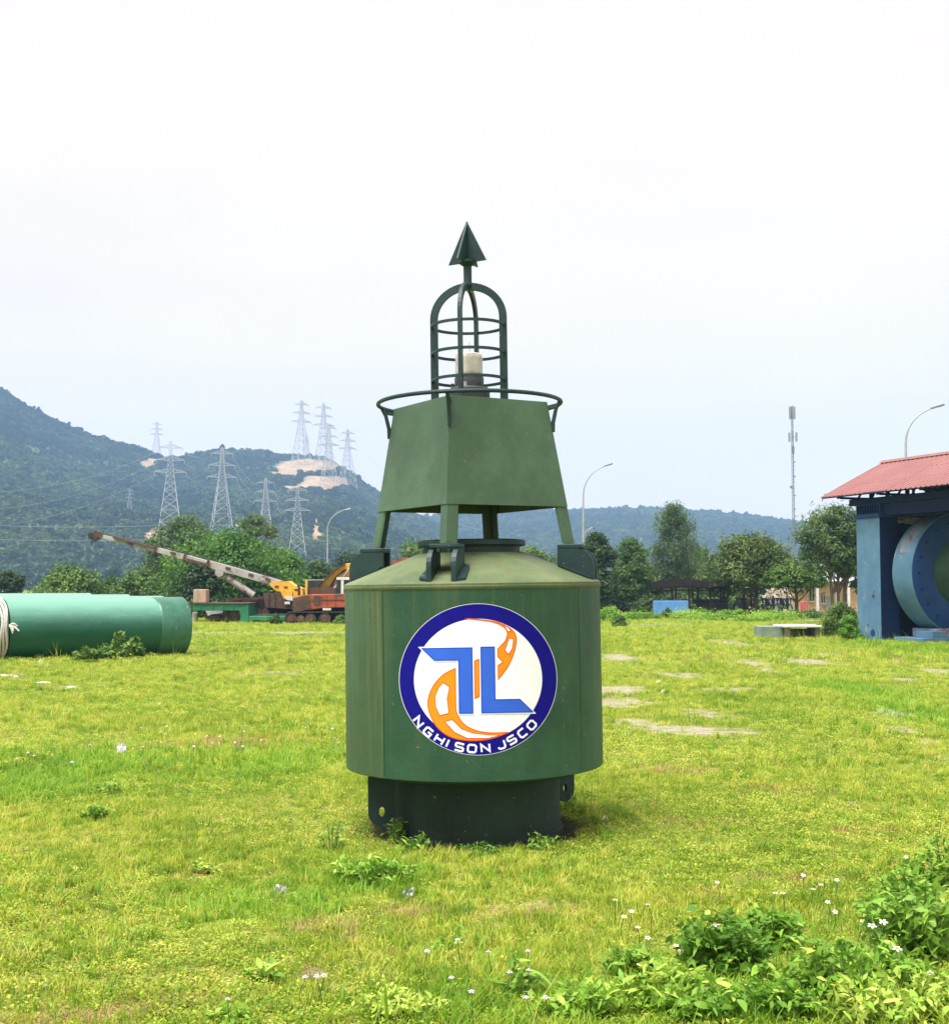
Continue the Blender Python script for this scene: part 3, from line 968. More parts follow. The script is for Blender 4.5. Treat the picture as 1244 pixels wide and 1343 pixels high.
lug(0.575, 0.47, R(38), 0.085, 'dark green mooring lug with oval eye hanging at the right rear of the foot')

# emblem: thin painted layers that follow the drum (sizes measured in 1/764 m)
K = 0.001312
EU, EZ = 0.0275, 0.9745
def flat(name):
    return pmat('paint ' + name[0], name[1], tuple(v * 0.94 for v in name[1]), 14, 0.75, spec=0.08)
E_navy = flat(('navy', (0.008, 0.006, 0.21)))
E_white = flat(('white', (0.87, 0.885, 0.93)))
E_blue = flat(('blue', (0.042, 0.135, 0.66)))
E_blue2 = flat(('edge blue', (0.016, 0.075, 0.60)))
E_org = flat(('orange', (0.84, 0.28, 0.014)))
E_org2 = flat(('edge orange', (0.76, 0.115, 0.004)))
def decal(name, polys, mat, layer, parent, rawquads=False):
    bm = bmesh.new()
    for poly in polys:
        vs = [bm.verts.new((p[0], p[1], 0)) for p in poly]
        if len(vs) <= 4: bm.faces.new(vs)
        else:
            for tri in tessellate_polygon([[Vector((p[0], p[1], 0)) for p in poly]]):
                bm.faces.new([vs[i] for i in tri])
    us = [v.co.x for v in bm.verts]
    x = math.floor(min(us) / 14) * 14 + 14
    while x < max(us):
        bmesh.ops.bisect_plane(bm, geom=bm.verts[:] + bm.edges[:] + bm.faces[:], plane_co=(x, 0, 0), plane_no=(1, 0, 0))
        x += 14
    rr = RD + 0.0006 + 0.0008 * layer
    for v in bm.verts:
        u, w = v.co.x, v.co.y
        X = EU + u * K
        for _ in range(2):
            dep = BD - math.sqrt(max(rr * rr - X * X, 1e-4))
            X = (EU + u * K) * (dep / 7.22)
        Zs = 1.5 + (EZ - w * K - 1.5) * (dep / 7.22)
        v.co = (X, -math.sqrt(max(rr * rr - X * X, 1e-4)), Zs)
    for f in bm.faces:
        f.normal_update()
        if f.normal.y > 0: f.normal_flip()
        f.smooth = True
    me = bpy.data.meshes.new(name); bm.to_mesh(me); bm.free()
    me.materials.append(mat)
    o = bpy.data.objects.new(name, me); COL.objects.link(o); o.parent = parent
    return o
def ell(rx, ry, n=120, cx=0, cy=0):
    return [(cx + rx * math.cos(2 * math.pi * i / n), cy + ry * math.sin(2 * math.pi * i / n)) for i in range(n)]
def ringq(r0, r1, n=120, cx=0, cy=0):
    a, c = ell(*r0, n, cx, cy), ell(*r1, n, cx, cy)
    return [[a[i], a[(i + 1) % n], c[(i + 1) % n], c[i]] for i in range(n)]
def rel(pts):
    return [(x - 650, y - 490) for x, y in pts]
def ribbon(pts, w, closed=False):
    """constant-width stroke as quads with mitred joints"""
    k = len(pts); P = [Vector((x, y)) for x, y in pts]
    Lp, Rp = [], []
    for i in range(k):
        pa = P[i - 1] if (i or closed) else None
        pb = P[(i + 1) % k] if (i < k - 1 or closed) else None
        ds = [(P[i] - pa).normalized()] if pa is not None else []
        ds += [(pb - P[i]).normalized()] if pb is not None else []
        if len(ds) == 1:
            nv, sc_ = Vector((-ds[0].y, ds[0].x)), 1
        else:
            t = (ds[0] + ds[1])
            t = t.normalized() if t.length > 1e-6 else ds[0]
            nv = Vector((-t.y, t.x))
            sc_ = min(1 / max(abs(nv.dot(Vector((-ds[0].y, ds[0].x)))), 0.35), 2.2)
        Lp.append(P[i] + nv * w / 2 * sc_); Rp.append(P[i] - nv * w / 2 * sc_)
    m_ = k if closed else k - 1
    return [[tuple(Lp[i]), tuple(Lp[(i + 1) % k]), tuple(Rp[(i + 1) % k]), tuple(Rp[i])] for i in range(m_)]
def smooth_path(pts, n=5, closed=False):
    out = []
    k = len(pts)
    for i in range(k if closed else k - 1):
        p = [Vector(pts[(i + j) % k]) if closed else Vector(pts[min(max(i + j, 0), k - 1)]) for j in (-1, 0, 1, 2)]
        for s in range(n):
            t = s / n
            q = 0.5 * ((2 * p[1]) + (p[2] - p[0]) * t + (2 * p[0] - 5 * p[1] + 4 * p[2] - p[3]) * t * t + (3 * p[1] - p[0] - 3 * p[2] + p[3]) * t ** 3)
            out.append((q.x, q.y))
    if not closed: out.append(tuple(pts[-1]))
    return out
emb = bpy.data.objects.new('emblem', None); COL.objects.link(emb); emb.parent = buoy
emb.empty_display_size = 0.1
emb['label'] = 'round emblem with navy ring, white disc, blue monogram and orange curves'
decal('navy_ring', ringq((272, 256), (334, 319), cx=-1), E_navy, 1, emb)
decal('outline_ring', ringq((333.5, 318.5), (335.8, 320.8), cx=-1), E_white, 0.6, emb)
decal('white_disc', [ell(272.5, 256.5, 120, -1)], E_white, 0.8, emb)
# orange ribbons
up_o = smooth_path([(600, 233), (680, 240), (740, 252), (792, 279), (814, 318), (803, 380), (775, 440), (735, 492)], 5)
up_i = smooth_path([(768, 330), (777, 296), (758, 268), (705, 246), (600, 233)], 5)[:-1]
UP = up_o + [(735, 433), (757, 420), (735, 396), (735, 364)] + up_i
lo_o = smooth_path([(553, 443), (500, 470), (456, 520), (435, 578), (442, 632), (472, 688), (522, 728), (582, 745), (645, 748), (705, 740), (775, 716)], 5)
lo_i = smooth_path([(775, 716), (700, 717), (640, 707), (596, 686), (568, 655), (553, 620)], 5)[1:]
LO = lo_o + lo_i
SK = [(636, 412), (654, 406), (654, 562), (636, 571)]
for nm, sh in (('upper_curve', UP), ('lower_curve', LO), ('middle_bar', SK)):
    o = decal(nm, [rel(sh)], E_org, 1.6, emb)
    decal('outline', ribbon(rel(sh), 4.5, True), E_org2, 2.2, emb)
for cut in ([(500, 503), (528, 521), (517, 570), (523, 632), (484, 641), (468, 602), (465, 560), (480, 525)],
            [(505, 667), (537, 659), (575, 698), (625, 717), (690, 725), (735, 728), (690, 740), (600, 739), (545, 712)],
            [(783, 318), (803, 322), (797, 362), (781, 388), (764, 370)], [(762, 264), (783, 274), (793, 291), (779, 290)]):
    decal('cutout', [rel(cut)], E_white, 2.6, emb)
    decal('outline', ribbon(rel(cut), 4.0, True), E_org2, 3.0, emb)
SEV = [(412, 357), (625, 357), (625, 633), (568, 633), (568, 408), (465, 408)]
ELL = [(663, 355), (720, 355), (720, 578), (825, 578), (880, 632), (663, 632)]
for nm, sh, tip in (('monogram_seven', SEV, [(396, 350), (632, 350), (632, 640), (561, 640), (561, 415), (460, 415)]),
                    ('monogram_ell', ELL, [(656, 348), (727, 348), (727, 571), (829, 571), (893, 639), (656, 639)])):
    decal('white_edge', [rel(tip)], E_white, 3.4, emb)
    decal(nm, [rel(sh)], E_blue, 4.0, emb)
    decal('outline', ribbon(rel(sh), 5.0, True), E_blue2, 4.4, emb)
# lettering on the ring
GL = {'N': [[(0, 0), (0, 1), (1, 0), (1, 1)]], 'H': [[(0, 0), (0, 1)], [(1, 0), (1, 1)], [(0.09, .5), (0.91, .5)]], 'I': [[(0.5, 0), (0.5, 1)]],
      'G': [[(1, 1), (.2, 1), (0, .82), (0, .18), (.2, 0), (1, 0), (1, .5), (.5, .5)]],
      'S': [[(1, 1), (.16, 1), (0, .88), (0, .6), (.14, .5), (.86, .5), (1, .4), (1, .12), (.84, 0), (0, 0)]],
      'O': [[(.2, 0), (.8, 0), (1, .18), (1, .82), (.8, 1), (.2, 1), (0, .82), (0, .18)]],
      'C': [[(1, 1), (.2, 1), (0, .82), (0, .18), (.2, 0), (1, 0)]], 'J': [[(1, 1), (1, .18), (.8, 0), (.2, 0), (0, .18), (0, .3)]]}
for ch, lx, ly, wd in (('N', 394, 666, 38), ('G', 434, 709, 36), ('H', 482, 741, 38), ('I', 516, 758, 20), ('S', 566, 775, 38), ('O', 619, 782, 38), ('N', 676, 780, 38),
                       ('J', 744, 768, 32), ('S', 788, 748, 36), ('C', 833, 720, 34), ('O', 873, 687, 36)):
    dx, dy = lx - 649, (ly - 490) * 1.05
    ang = math.atan2(dy, dx) - math.pi / 2          # tangent direction at the foot of the ring
    polys = []
    hgt = 31
    for st in GL[ch]:
        pts = []
        for gx_, gy_ in st:
            u, v = (gx_ - 0.5) * wd * 0.90, -(gy_ - 0.5) * hgt
            pts.append((lx - 650 + u * math.cos(ang) - v * math.sin(ang), ly - 490 + u * math.sin(ang) + v * math.cos(ang)))
        polys += ribbon(pts, 8.2, ch == 'O')
    decal('letter', polys, E_white, 2.4, emb)

# ------------------------------------------------------------------ green pipes
def pipemat():
    m, n, l, b = _new('green pipe coating')
    t = noise(n, l, 1.5, 5, 0.6, (0.35, 1, 1))
    c = ramp(n, l, t.outputs['Fac'], [(0.35, (0.010, 0.085, 0.050)), (0.65, (0.016, 0.120, 0.072))]).outputs['Color']
    t2 = noise(n, l, 9, 6, 0.7, (0.25, 1, 1))
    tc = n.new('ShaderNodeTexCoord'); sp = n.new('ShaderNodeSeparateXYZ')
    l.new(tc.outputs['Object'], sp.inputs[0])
    # sky highlight along the pipe crown, painted into the coating colour
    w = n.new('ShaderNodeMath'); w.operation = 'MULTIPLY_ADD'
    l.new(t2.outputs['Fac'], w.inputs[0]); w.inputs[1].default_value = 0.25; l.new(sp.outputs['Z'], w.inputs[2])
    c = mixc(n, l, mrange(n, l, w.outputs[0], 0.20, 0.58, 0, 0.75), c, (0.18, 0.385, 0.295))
    l.new(c, b.inputs['Base Color'])
    l.new(mrange(n, l, t2.outputs['Fac'], 0.3, 0.7, 0.14, 0.30), b.inputs['Roughness'])
    b.inputs['Specular IOR Level'].default_value = 0.42
    return m
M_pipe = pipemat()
M_collar = pmat('pipe collar', (0.045, 0.165, 0.105), (0.03, 0.12, 0.075), 5, 0.35, c3=(0.11, 0.20, 0.15))
M_inner = pmat('pipe inside', (0.05, 0.10, 0.075), (0.03, 0.07, 0.05), 3, 0.6)
M_rope = pmat('white rope', (0.66, 0.62, 0.58), (0.42, 0.36, 0.33), 40, 0.9, bmp=0.6, bscale=120)
PR = 0.605
def pipe(name, end, ang, length, label, group=None, collar=True, rad=PR):
    """end = right-hand end point of the axis; ang = direction of the axis from left to right"""
    root = thing(name, (end[0], end[1], rad + 0.005 if len(end) < 3 else end[2]), label, 'pipe', group, ang)
    prof = [(rad, -length), (rad, -0.62)] if collar else [(rad, -length), (rad, 0.0)]
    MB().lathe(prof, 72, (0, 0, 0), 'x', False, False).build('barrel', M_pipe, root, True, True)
    if collar:
        MB().lathe([(rad, -0.66), (rad + 0.022, -0.63), (rad + 0.022, -0.02), (rad + 0.012, 0.0), (rad - 0.05, 0.0)], 72, (0, 0, 0), 'x', False, False).build('collar', M_collar, root, True, True)
    MB().lathe([(rad - 0.05, 0.0), (rad - 0.05, -1.5)], 72, (0, 0, 0), 'x', False, False).build('bore', M_inner, root, True, True)
    MB().lathe([(rad, -length), (rad - 0.05, -length)], 72, (0, 0, 0), 'x', False, False).build('rim', M_collar, root, False, True)
    return root
pa = math.atan2(2.5, 3.65)
pe = Vector((gx(239, 27.9), 27.9))
pipe('green_pipe', (pe.x, pe.y), pa, 3.74, 'long glossy green pipe with pale collar lying nearest the camera at left')
dv = Vector((math.cos(pa), math.sin(pa)))
q = pe - dv * 3.77
pipe('green_pipe', (q.x, q.y), pa, 5.0, 'green pipe cut off by the left edge, its collar roped')
for i, (px, dd, lab) in enumerate(((212, 2.1, 'pale crowned pipe lying second, directly behind the near green pipe'), (168, 4.6, 'pipe third in the row, only its pale crown showing'),
                                  (118, 7.4, 'pipe farthest back in the row, crown just showing'))):
    Yq = 27.9 + dd
    pipe('green_pipe', (gx(px, Yq), Yq, PR + 0.035 + 0.015 * i), pa, 6.0, lab, None, False)
# rope slung round the collar joint
rope = thing('rope_sling', (q.x, q.y, 0), 'frayed whitish rope sling wrapped round the pipe joint at far left', 'rope')
for k in range(3):
    pts = []
    for i in range(48):
        t = 2 * math.pi * i / 48
        wob = 0.02 * math.sin(5 * t + k) + (-0.05 + 0.05 * k)
        c = Vector((q.x, q.y, PR + 0.005)) + Vector((dv.x, dv.y, 0)) * (-0.10 + wob)
        pts.append(c + Vector((-dv.y, dv.x, 0)) * (PR + 0.045) * math.cos(t) + Vector((0, 0, 1)) * (PR + 0.045) * math.sin(t))
    MB().tube(pts, 0.026, 8, True).build('rope_turn', M_rope, rope, True)
kn = Vector((q.x, q.y, 0)) + Vector((dv.y, -dv.x, 0)) * (PR + 0.07) + Vector((0, 0, 0.70))
b = MB()
for k in range(7):
    e = kn + Vector((random.uniform(.05, .22), random.uniform(-.08, .02), random.uniform(-.20, .04)))
    b.tube([kn, (kn + e) / 2 + Vector((0, 0, .03)), e], [0.03, 0.022, 0.012], 6)
b.build('knot', M_rope, rope, True)

# ------------------------------------------------------------------ trailer, crane and excavator
M_tgreen = pmat('trailer green', (0.016, 0.20, 0.095), (0.010, 0.13, 0.06), 2.5, 0.5, c3=(0.10, 0.11, 0.07), c3lo=0.62, c3hi=0.72)
M_rust = pmat('rusty brown steel', (0.11, 0.055, 0.032), (0.055, 0.032, 0.022), 2.5, 0.85, bmp=0.3, c3=(0.20, 0.10, 0.045))
M_yel = pmat('yellow machine paint', (0.80, 0.44, 0.04), (0.68, 0.34, 0.03), 1.8, 0.5, c3=(0.24, 0.10, 0.03), c3lo=0.60, c3hi=0.70)
M_orange = pmat('orange machine paint', (0.42, 0.085, 0.025), (0.28, 0.055, 0.02), 1.6, 0.7, c3=(0.10, 0.045, 0.025), c3scale=2.2, c3lo=0.47, c3hi=0.60)
M_boom = pmat('worn white boom paint', (0.42, 0.40, 0.37), (0.30, 0.285, 0.26), 1.5, 0.7, c3=(0.14, 0.07, 0.045), c3scale=2.2, c3lo=0.53, c3hi=0.62)
M_white = pmat('white vehicle paint', (0.70, 0.70, 0.70), (0.55, 0.55, 0.55), 3, 0.4)
M_track = pmat('black track steel', (0.035, 0.032, 0.03), (0.02, 0.02, 0.02), 8, 0.8, c3=(0.09, 0.05, 0.03))
M_tan = pmat('tan block', (0.46, 0.33, 0.25), (0.32, 0.22, 0.16), 2.2, 0.9, stretch=(4, 4, .6))
M_glass = pmat('dark glass', (0.03, 0.035, 0.04), (0.02, 0.022, 0.025), 3, 0.12)
M_tyre = pmat('black tyre', (0.028, 0.028, 0.03), (0.02, 0.02, 0.02), 6, 0.85)

YT = 50.5
tr = thing('lowbed_trailer', (gx(300, YT), YT, 0), 'green gooseneck low bed trailer parked behind the pipe', 'trailer')
MB().pxbox(253, 792, 324, 801, YT, 2.2).build('neck_beam', M_tgreen, tr, bevel=0.02)
MB().pxpoly([(313, 799.5), (325.5, 793), (326, 818), (315, 818.5), (315, 806)], YT - 0.03, 2.26).build('gooseneck', M_tgreen, tr)
MB().pxbox(325, 808, 400, 814, YT, 2.3).build('low_deck', M_tgreen, tr, bevel=0.02)
MB().pxbox(328, 806, 398, 815, YT + 0.4, 1.4).build('under_frame', M_track, tr)
MB().pxbox(253, 791, 326, 792.2, YT - 0.05, 2.3).build('deck_plate', M_rust, tr)
for xx in (262, 277, 291, 305):
    MB().pxbox(xx, 793, xx + 1.2, 800.5, YT - 0.04, 0.04).build('rib', M_tgreen, tr)
for xx in (292, 297):
    MB().pxbox(xx, 801, xx + 2, 818.0, YT + 0.4, 0.1).build('landing_leg', M_rust, tr)
MB().pxbox(270, 808, 289, 810, YT + 0.3, 0.8).build('spring_hanger', M_rust, tr)
for dy in (0.35, 1.75):
    w = MB().lathe([(0.10, -.13), (0.36, -.13), (0.39, -.08), (0.39, .08), (0.36, .13), (0.10, .13)], 28, (gx(308, YT), YT + dy, 0.39), 'y')
    ow = w.build('wheel', M_tyre, tr, True)
    MB().lathe([(0.2, -.14), (0.2, -.12), (0.06, -.10)], 20, (gx(308, YT), YT + dy, 0.39), 'y').build('rim', M_rust, ow, True)
for xx, yy in ((281, 814), (283, 817)):
    MB().pxbox(xx - 4, yy - 1, xx + 4, yy + 0.6, YT + .5, 0.5).build('foot_pad', M_rust, tr)
blk = MB().pxbox(253.3, 773, 270.5, 791, YT + 0.1, 0.6).build('tan_block', M_tan, None, bevel=0.03)
prop(blk, 'tan upright block standing on the front end of the green trailer', 'block')
wt = thing('water_tank', (gx(279, YT + 1.5), YT + 2.6, 0), 'white wreck panel lying on blocks under the trailer neck', 'scrap')
MB().pxpoly([(269, 800.5), (289, 801), (290, 804), (284, 805), (276, 806), (273, 809), (271, 804)], YT + 2.6, 0.8).build('panel', M_white, wt)
MB().pxbox(269, 806, 291, 813, YT + 2.7, 0.9).build('axle_frame', M_rust, wt)
MB().pxbox(277, 813, 287, 817.5, YT + 2.8, 0.5).build('prop_block', M_rust, wt)
MB().pxbox(297, 810, 304, 815, YT + 2.8, 0.7).build('white_drum', M_white, wt)
wt.name = 'scrap_panel'
pst = MB().lathe([(0.11, 0.0), (0.12, 0.38), (0.105, 0.40)], 16, (gx(257, 51.5), 51.5, 0)).build('concrete_post', M_conc, None, True)
prop(pst, 'short pale concrete post standing left of the green trailer', 'post')

YC = 52.5
cr = thing('mobile_crane', (gx(370, YC), YC, 0), 'derelict crane with long whitish rust streaked boom pointing left', 'crane')
secs = [((130, 702.5), (176, 714), 4.8, M_boom), ((174, 713.2), (206, 721.5), 5.5, M_boom), ((203, 720.2), (243, 731.2), 6.5, M_boom), ((240, 730.2), (276, 740.2), 7.6, M_boom), ((272, 739.0), (368, 766), 9.4, M_boom)]
for k, (a_, c_, w_, mt) in enumerate(secs):
    MB().pxbeam(a_, c_, w_, 0.22 + 0.05 * k, YC - 0.0).build('boom_section', mt, cr, bevel=0.01)
for (a_, c_, w_) in (((150, 705.0), (204, 718.4), 1.6), ((246, 733.8), (276, 742.0), 3.2)):
    MB().pxbeam(a_, c_, w_, 0.5, YC - 0.02).build('rust_strip', M_rust, cr)
for x_, y_ in ((205, 721), (243, 731), (273, 739.5)):
    MB().pxbeam((x_ - 1.0, y_ - .3), (x_ + 1.0, y_ + .3), 11, 0.5, YC).build('boom_collar', M_rust, cr)
hd = MB().pxpoly([(115.5, 701), (119, 697), (122, 698.5), (125, 695.5), (129, 697), (130, 699.5), (134, 699.5), (133, 705.5), (128, 705), (125, 708), (122, 710), (120, 707), (116, 706)], YC - .15, 0.4).build('boom_head', M_rust, cr)
for x_, y_ in ((119, 702), (125, 706)):
    p = at(x_, y_, YC - .22)
    MB().lathe([(0.10, -.05), (0.12, -.03), (0.12, .03), (0.10, .05)], 18, (p.x, p.y, p.z), 'y').build('sheave', M_track, hd, True)
MB().tube([at(289, 752, YC), at(300, 758.5, YC)], 0.07, 10).build('ram_rod', M_boom, cr, True)
MB().tube([at(299, 758, YC), at(333, 781, YC)], 0.14, 12).build('ram_cylinder', M_boom, cr, True)
p = at(288, 751, YC - .2)
MB().lathe([(0.17, -.12), (0.17, .5)], 18, tuple(p), 'y').build('ram_pivot', M_boom, cr, True)
MB().pxpoly([(353, 765), (362, 763.5), (378, 762), (384, 767), (396, 772), (396, 776), (368, 776), (362, 775), (355, 769)], YC - 0.3, 1.0).build('turret', M_yel, cr)
MB().pxpoly([(345, 778), (368, 777), (384, 782), (384, 799), (348, 797)], YC - 0.4, 2.0).build('engine_house', M_rust, cr)
MB().pxpoly([(368, 776.5), (397, 775.5), (397, 783), (386, 787), (372, 786)], YC - 0.46, 0.4).build('side_cover', M_yel, cr)
MB().pxpoly([(372, 782.5), (384, 782.3), (384, 788), (376, 787)], YC - 0.50, 0.05).build('white_patch', M_white, cr)
MB().pxbox(373, 789, 380, 792.5, YC - 0.49, 0.05).build('number_plate', M_white, cr)
MB().pxpoly([(345, 787), (330, 791), (322, 792), (322, 806), (400, 806), (400, 798), (348, 797)], YC + 0.2, 1.6).build('chassis', M_track, cr)
for x_ in (328, 338, 349):
    p = at(x_, 803, YC)
    MB().lathe([(0.05, -.1), (0.16, -.1), (0.16, .1), (0.05, .1)], 18, (p.x, p.y, p.z), 'y').build('roller', M_rust, cr, True)
MB().pxpoly([(300, 785), (322, 784), (345, 783), (345, 792), (300, 792)], YC + 1.0, 0.9).build('counter_deck', M_rust, cr)

def track(parent, x0, x1, y0, y1, Y, dep, wheels):
    """endless track: plates round a stadium path with wheels inside"""
    A_, B_ = at(x0, (y0 + y1) / 2, Y), at(x1, (y0 + y1) / 2, Y)
    r = (y1 - y0) / 2 * mpp(Y)
    zc = A_.z
    L_ = (B_.x - r) - (A_.x + r)
    per = 2 * L_ + 2 * math.pi * r
    n_ = int(per / 0.17)
    b = MB()
    for i in range(n_):
        s = per * i / n_
        if s < L_: p, t = Vector((A_.x + r + s, 0, zc - r)), 0
        elif s < L_ + math.pi * r:
            t = (s - L_) / r; p = Vector((B_.x - r + r * math.sin(t), 0, zc - r * math.cos(t)))
        elif s < 2 * L_ + math.pi * r:
            p, t = Vector((B_.x - r - (s - L_ - math.pi * r), 0, zc + r)), math.pi
        else:
            t = math.pi + (s - 2 * L_ - math.pi * r) / r; p = Vector((A_.x + r + r * math.sin(t), 0, zc - r * math.cos(t)))
        b.box((p.x, Y + dep / 2, p.z), (0.155, dep, 0.05), Matrix.Rotation(-t, 3, 'Y'))
    ot = b.build('track', M_track, parent)
    for wx, wr in wheels:
        p = at(wx, (y0 + y1) / 2, Y)
        MB().lathe([(0.04, -.03), (wr * .55, -.03), (wr * .6, .02), (wr, .02), (wr, dep - .02)], 22, (p.x, Y + 0.01, zc - (r - wr) * 0.7), 'y').build('track_wheel', M_rust, ot, True)
    return ot
ex = thing('excavator', (gx(430, 49.3), 49.3, 0), 'derelict orange excavator with yellow boom standing left of the buoy', 'excavator')
YE = 49.3
track(ex, 374, 484, 803, 818.5, YE, 0.55, ((382, .19), (394, .16), (407, .20), (426, .21), (445, .16), (462, .17), (476, .19)))
track(ex, 374, 484, 803, 818.5, YE + 1.9, 0.55, ((382, .19), (426, .2)))
MB().pxbox(386, 797, 480, 815, YE + 0.6, 1.3).build('belly', M_track, ex)
MB().pxpoly([(384, 784), (396, 780.5), (410, 779.5), (500, 778), (500, 796), (424, 797.5), (408, 800), (384, 802)], YE + 0.1, 2.2).build('house', M_orange, ex, bevel=0.03)
MB().pxpoly([(383.6, 785), (404, 781), (408, 797), (396, 801.5), (384, 802.3)], YE + 0.06, 0.5).build('counterweight', M_rust, ex)
MB().pxbox(411, 781.5, 419, 793, YE + 0.07, 0.05).build('door_panel', M_rust, ex)
MB().pxbox(423, 797.8, 434, 800.5, YE + 0.05, 0.1).build('step', M_white, ex)
cf = MB().pxbox(400, 760, 403, 781, YE + 0.3, 0.1).build('cab_post', M_yel, ex)
MB().pxbox(397, 760, 425, 761.2, YE + 0.32, 0.1).build('cab_roof_bar', M_boom, ex)
MB().pxbox(403.5, 762, 422, 779, YE + 1.2, 0.05).build('cab_glass', M_glass, ex)
MB().pxpoly([(402, 771), (430, 769), (440, 772), (440, 780), (402, 781)], YE + 0.4, 1.2).build('slew_deck', M_rust, ex)
MB().pxpoly([(414, 771.5), (438, 748.6), (453, 739.4), (470, 737), (500, 741), (540, 752), (540, 764), (500, 756), (470, 752.5), (459, 755.8), (430, 771.5)], YE + 0.7, 0.45).build('boom', M_yel, ex, bevel=0.02)
for (a_, c_, w_) in (((416, 770), (439, 748), 1.3), ((439, 748), (453, 739.8), 1.3)):
    MB().pxbeam(a_, c_, w_, 0.5, YE + 0.68).build('boom_edge', M_rust, ex)
MB().tube([at(433, 779, YE + .6), at(446, 763, YE + .6)], 0.07, 10).build('ram_cylinder', M_boom, ex, True)
MB().tube([at(446, 763, YE + .6), at(458, 746, YE + .6)], 0.045, 10).build('ram_rod', M_boom, ex, True)
wf = MB().pxbox(447, 758, 450.5, 779, YE + 0.15, 0.12).build('white_cab_post', M_white, ex)
MB().pxbox(441, 757, 480, 760.5, YE + 0.14, 0.12).build('white_cab_rail', M_white, ex)
MB().pxbox(441, 760.5, 447, 778, YE + 0.2, 0.06).build('cab_glass', M_glass, ex)
MB().pxbox(451, 760.5, 480, 778, YE + 0.25, 0.06).build('cab_glass', M_glass, ex)
for x_ in (428, 440, 455, 470):
    MB().pxbox(x_, 780.5, x_ + .7, 795.5, YE + 0.085, 0.03).build('panel_seam', M_rust, ex)
MB().pxbox(410, 786.5, 500, 787.3, YE + 0.08, 0.03).build('trim_strip', M_rust, ex)
MB().tube([at(392, 781, YE + .8), at(392, 770, YE + .8), at(390.5, 767.5, YE + .8)], 0.05, 8).build('exhaust_pipe', M_track, ex, True)
for k in range(3):
    MB().tube([at(431 + k, 772, YE + .66), at(440 + k, 757 - k, YE + .6), at(452 + k, 747, YE + .66)], 0.018, 6).build('hydraulic_hose', M_track, ex, True)
MB().tube([at(384, 783, YE + .1), at(384, 773, YE + .1), at(398, 772, YE + .1), at(398, 780, YE + .1)], 0.018, 6).build('hand_rail', M_rust, ex, True)
MB().tube([at(126, 698, YC), at(250, 727, YC), at(372, 761, YC)], 0.014, 5).build('hoist_cable', M_track, cr, True)
MB().tube([at(120, 709, YC), at(120, 716, YC)], 0.014, 5).build('hook_cable', M_track, cr, True)
for x_, y_ in ((228, 725.5), (300, 745.5), (330, 754), (352, 760)):
    MB().pxbeam((x_ - 3, y_ - .8), (x_ + 3, y_ + .9), 3.0, 0.46, YC - .02).build('rust_blotch', M_rust, cr)
for x_, y_ in ((360, 768), (372, 769), (386, 773)):
    MB().pxbox(x_, y_, x_ + 5, y_ + 2.4, YC - .33, .05).build('rust_blotch', M_rust, cr)
for x_ in (352, 360):
    MB().pxbox(x_, 779, x_ + .8, 796, YC - .44, .05).build('panel_seam', M_track, cr)
for (x0, y0, x1, y1) in ((328, 786, 338, 791), (340, 785, 345, 790), (306, 787, 314, 791.5)):
    MB().pxbox(x0, y0, x1, y1, YC + .6, .5).build('scrap_part', M_rust, cr)
rb = thing('orange_machine', (gx(528, 55), 55, 0), 'orange red machine body peeping behind the buoy deck', 'machine')
MB().pxpoly([(508, 742), (520, 733), (543, 731), (560, 736), (560, 790), (508, 790)], 55, 1.8).build('body', M_orange, rb)
MB().pxpoly([(514, 737), (540, 733.5), (540, 738), (514, 742)], 54.9, 0.3).build('hood', M_orange, rb)
track(rb, 500, 575, 800, 814, 55, 0.5, ((510, .2), (540, .2), (565, .2)))
MB().pxbox(508, 788, 566, 801, 55.1, 1.6).build('chassis', M_track, rb)

# ------------------------------------------------------------------ street lamps, mast, pylons, wires
M_galv = pmat('galvanised steel', (0.42, 0.43, 0.43), (0.33, 0.34, 0.35), 3, 0.5, 0.3)
M_lampw = pmat('lamp head white', (0.75, 0.75, 0.74), (0.62, 0.62, 0.62), 5, 0.4)
M_lampd = pmat('lamp head grey', (0.20, 0.21, 0.22), (0.15, 0.15, 0.16), 5, 0.4)
def lamp(x, ypole, xe, ye, Y, label, headmat, sub=False):
    base = Vector((gx(x, Y), Y, 0))
    root = thing('street_lamp', base, label, 'street lamp', 'street lamps round the yard')
    top = at(x, ypole, Y); end = at(xe, ye, Y)
    MB().tube([base, (base + top) / 2, top], [0.10, 0.08, 0.055], 12).build('pole', M_galv, root, True)
    MB().lathe([(0.17, 0), (0.17, .5), (0.12, .55)], 12, base).build('pole_base', M_galv, root, True)
    pts = []
    for i in range(13):
        t = i / 12
        q = (1 - t) ** 2 * top + 2 * t * (1 - t) * Vector((top.x + (end.x - top.x) * 0.04, Y, top.z + (end.z - top.z) * 0.78)) + t * t * end
        pts.append(q)
    MB().tube(pts, [0.055 - 0.002 * i for i in range(13)], 10).build('arm', M_galv, root, True)
    d = (pts[-1] - pts[-2]).normalized()
    hb = MB().beam(end - d * 0.55, end + d * 0.12, 0.16, 0.05, (0, 0, 1), 0.24, 0.09)
    oh = hb.build('lamp_head', headmat, root, bevel=0.015)
    MB().beam(end - d * 0.40 - Vector((0, 0, 0.055)), end + d * 0.04 - Vector((0, 0, 0.055)), 0.18, 0.03).build('lens', M_lens, oh)
    if sub:
        a_ = at(x, 707, Y)
        MB().tube([a_, at(x + 3, 697, Y), at(x + 12, 691.5, Y)], 0.035, 8).build('side_arm', M_galv, root, True)
    return root
lamp(764.5, 650, 801, 608.5, 90, 'grey curved street lamp just right of the buoy tower', M_lampd, True)
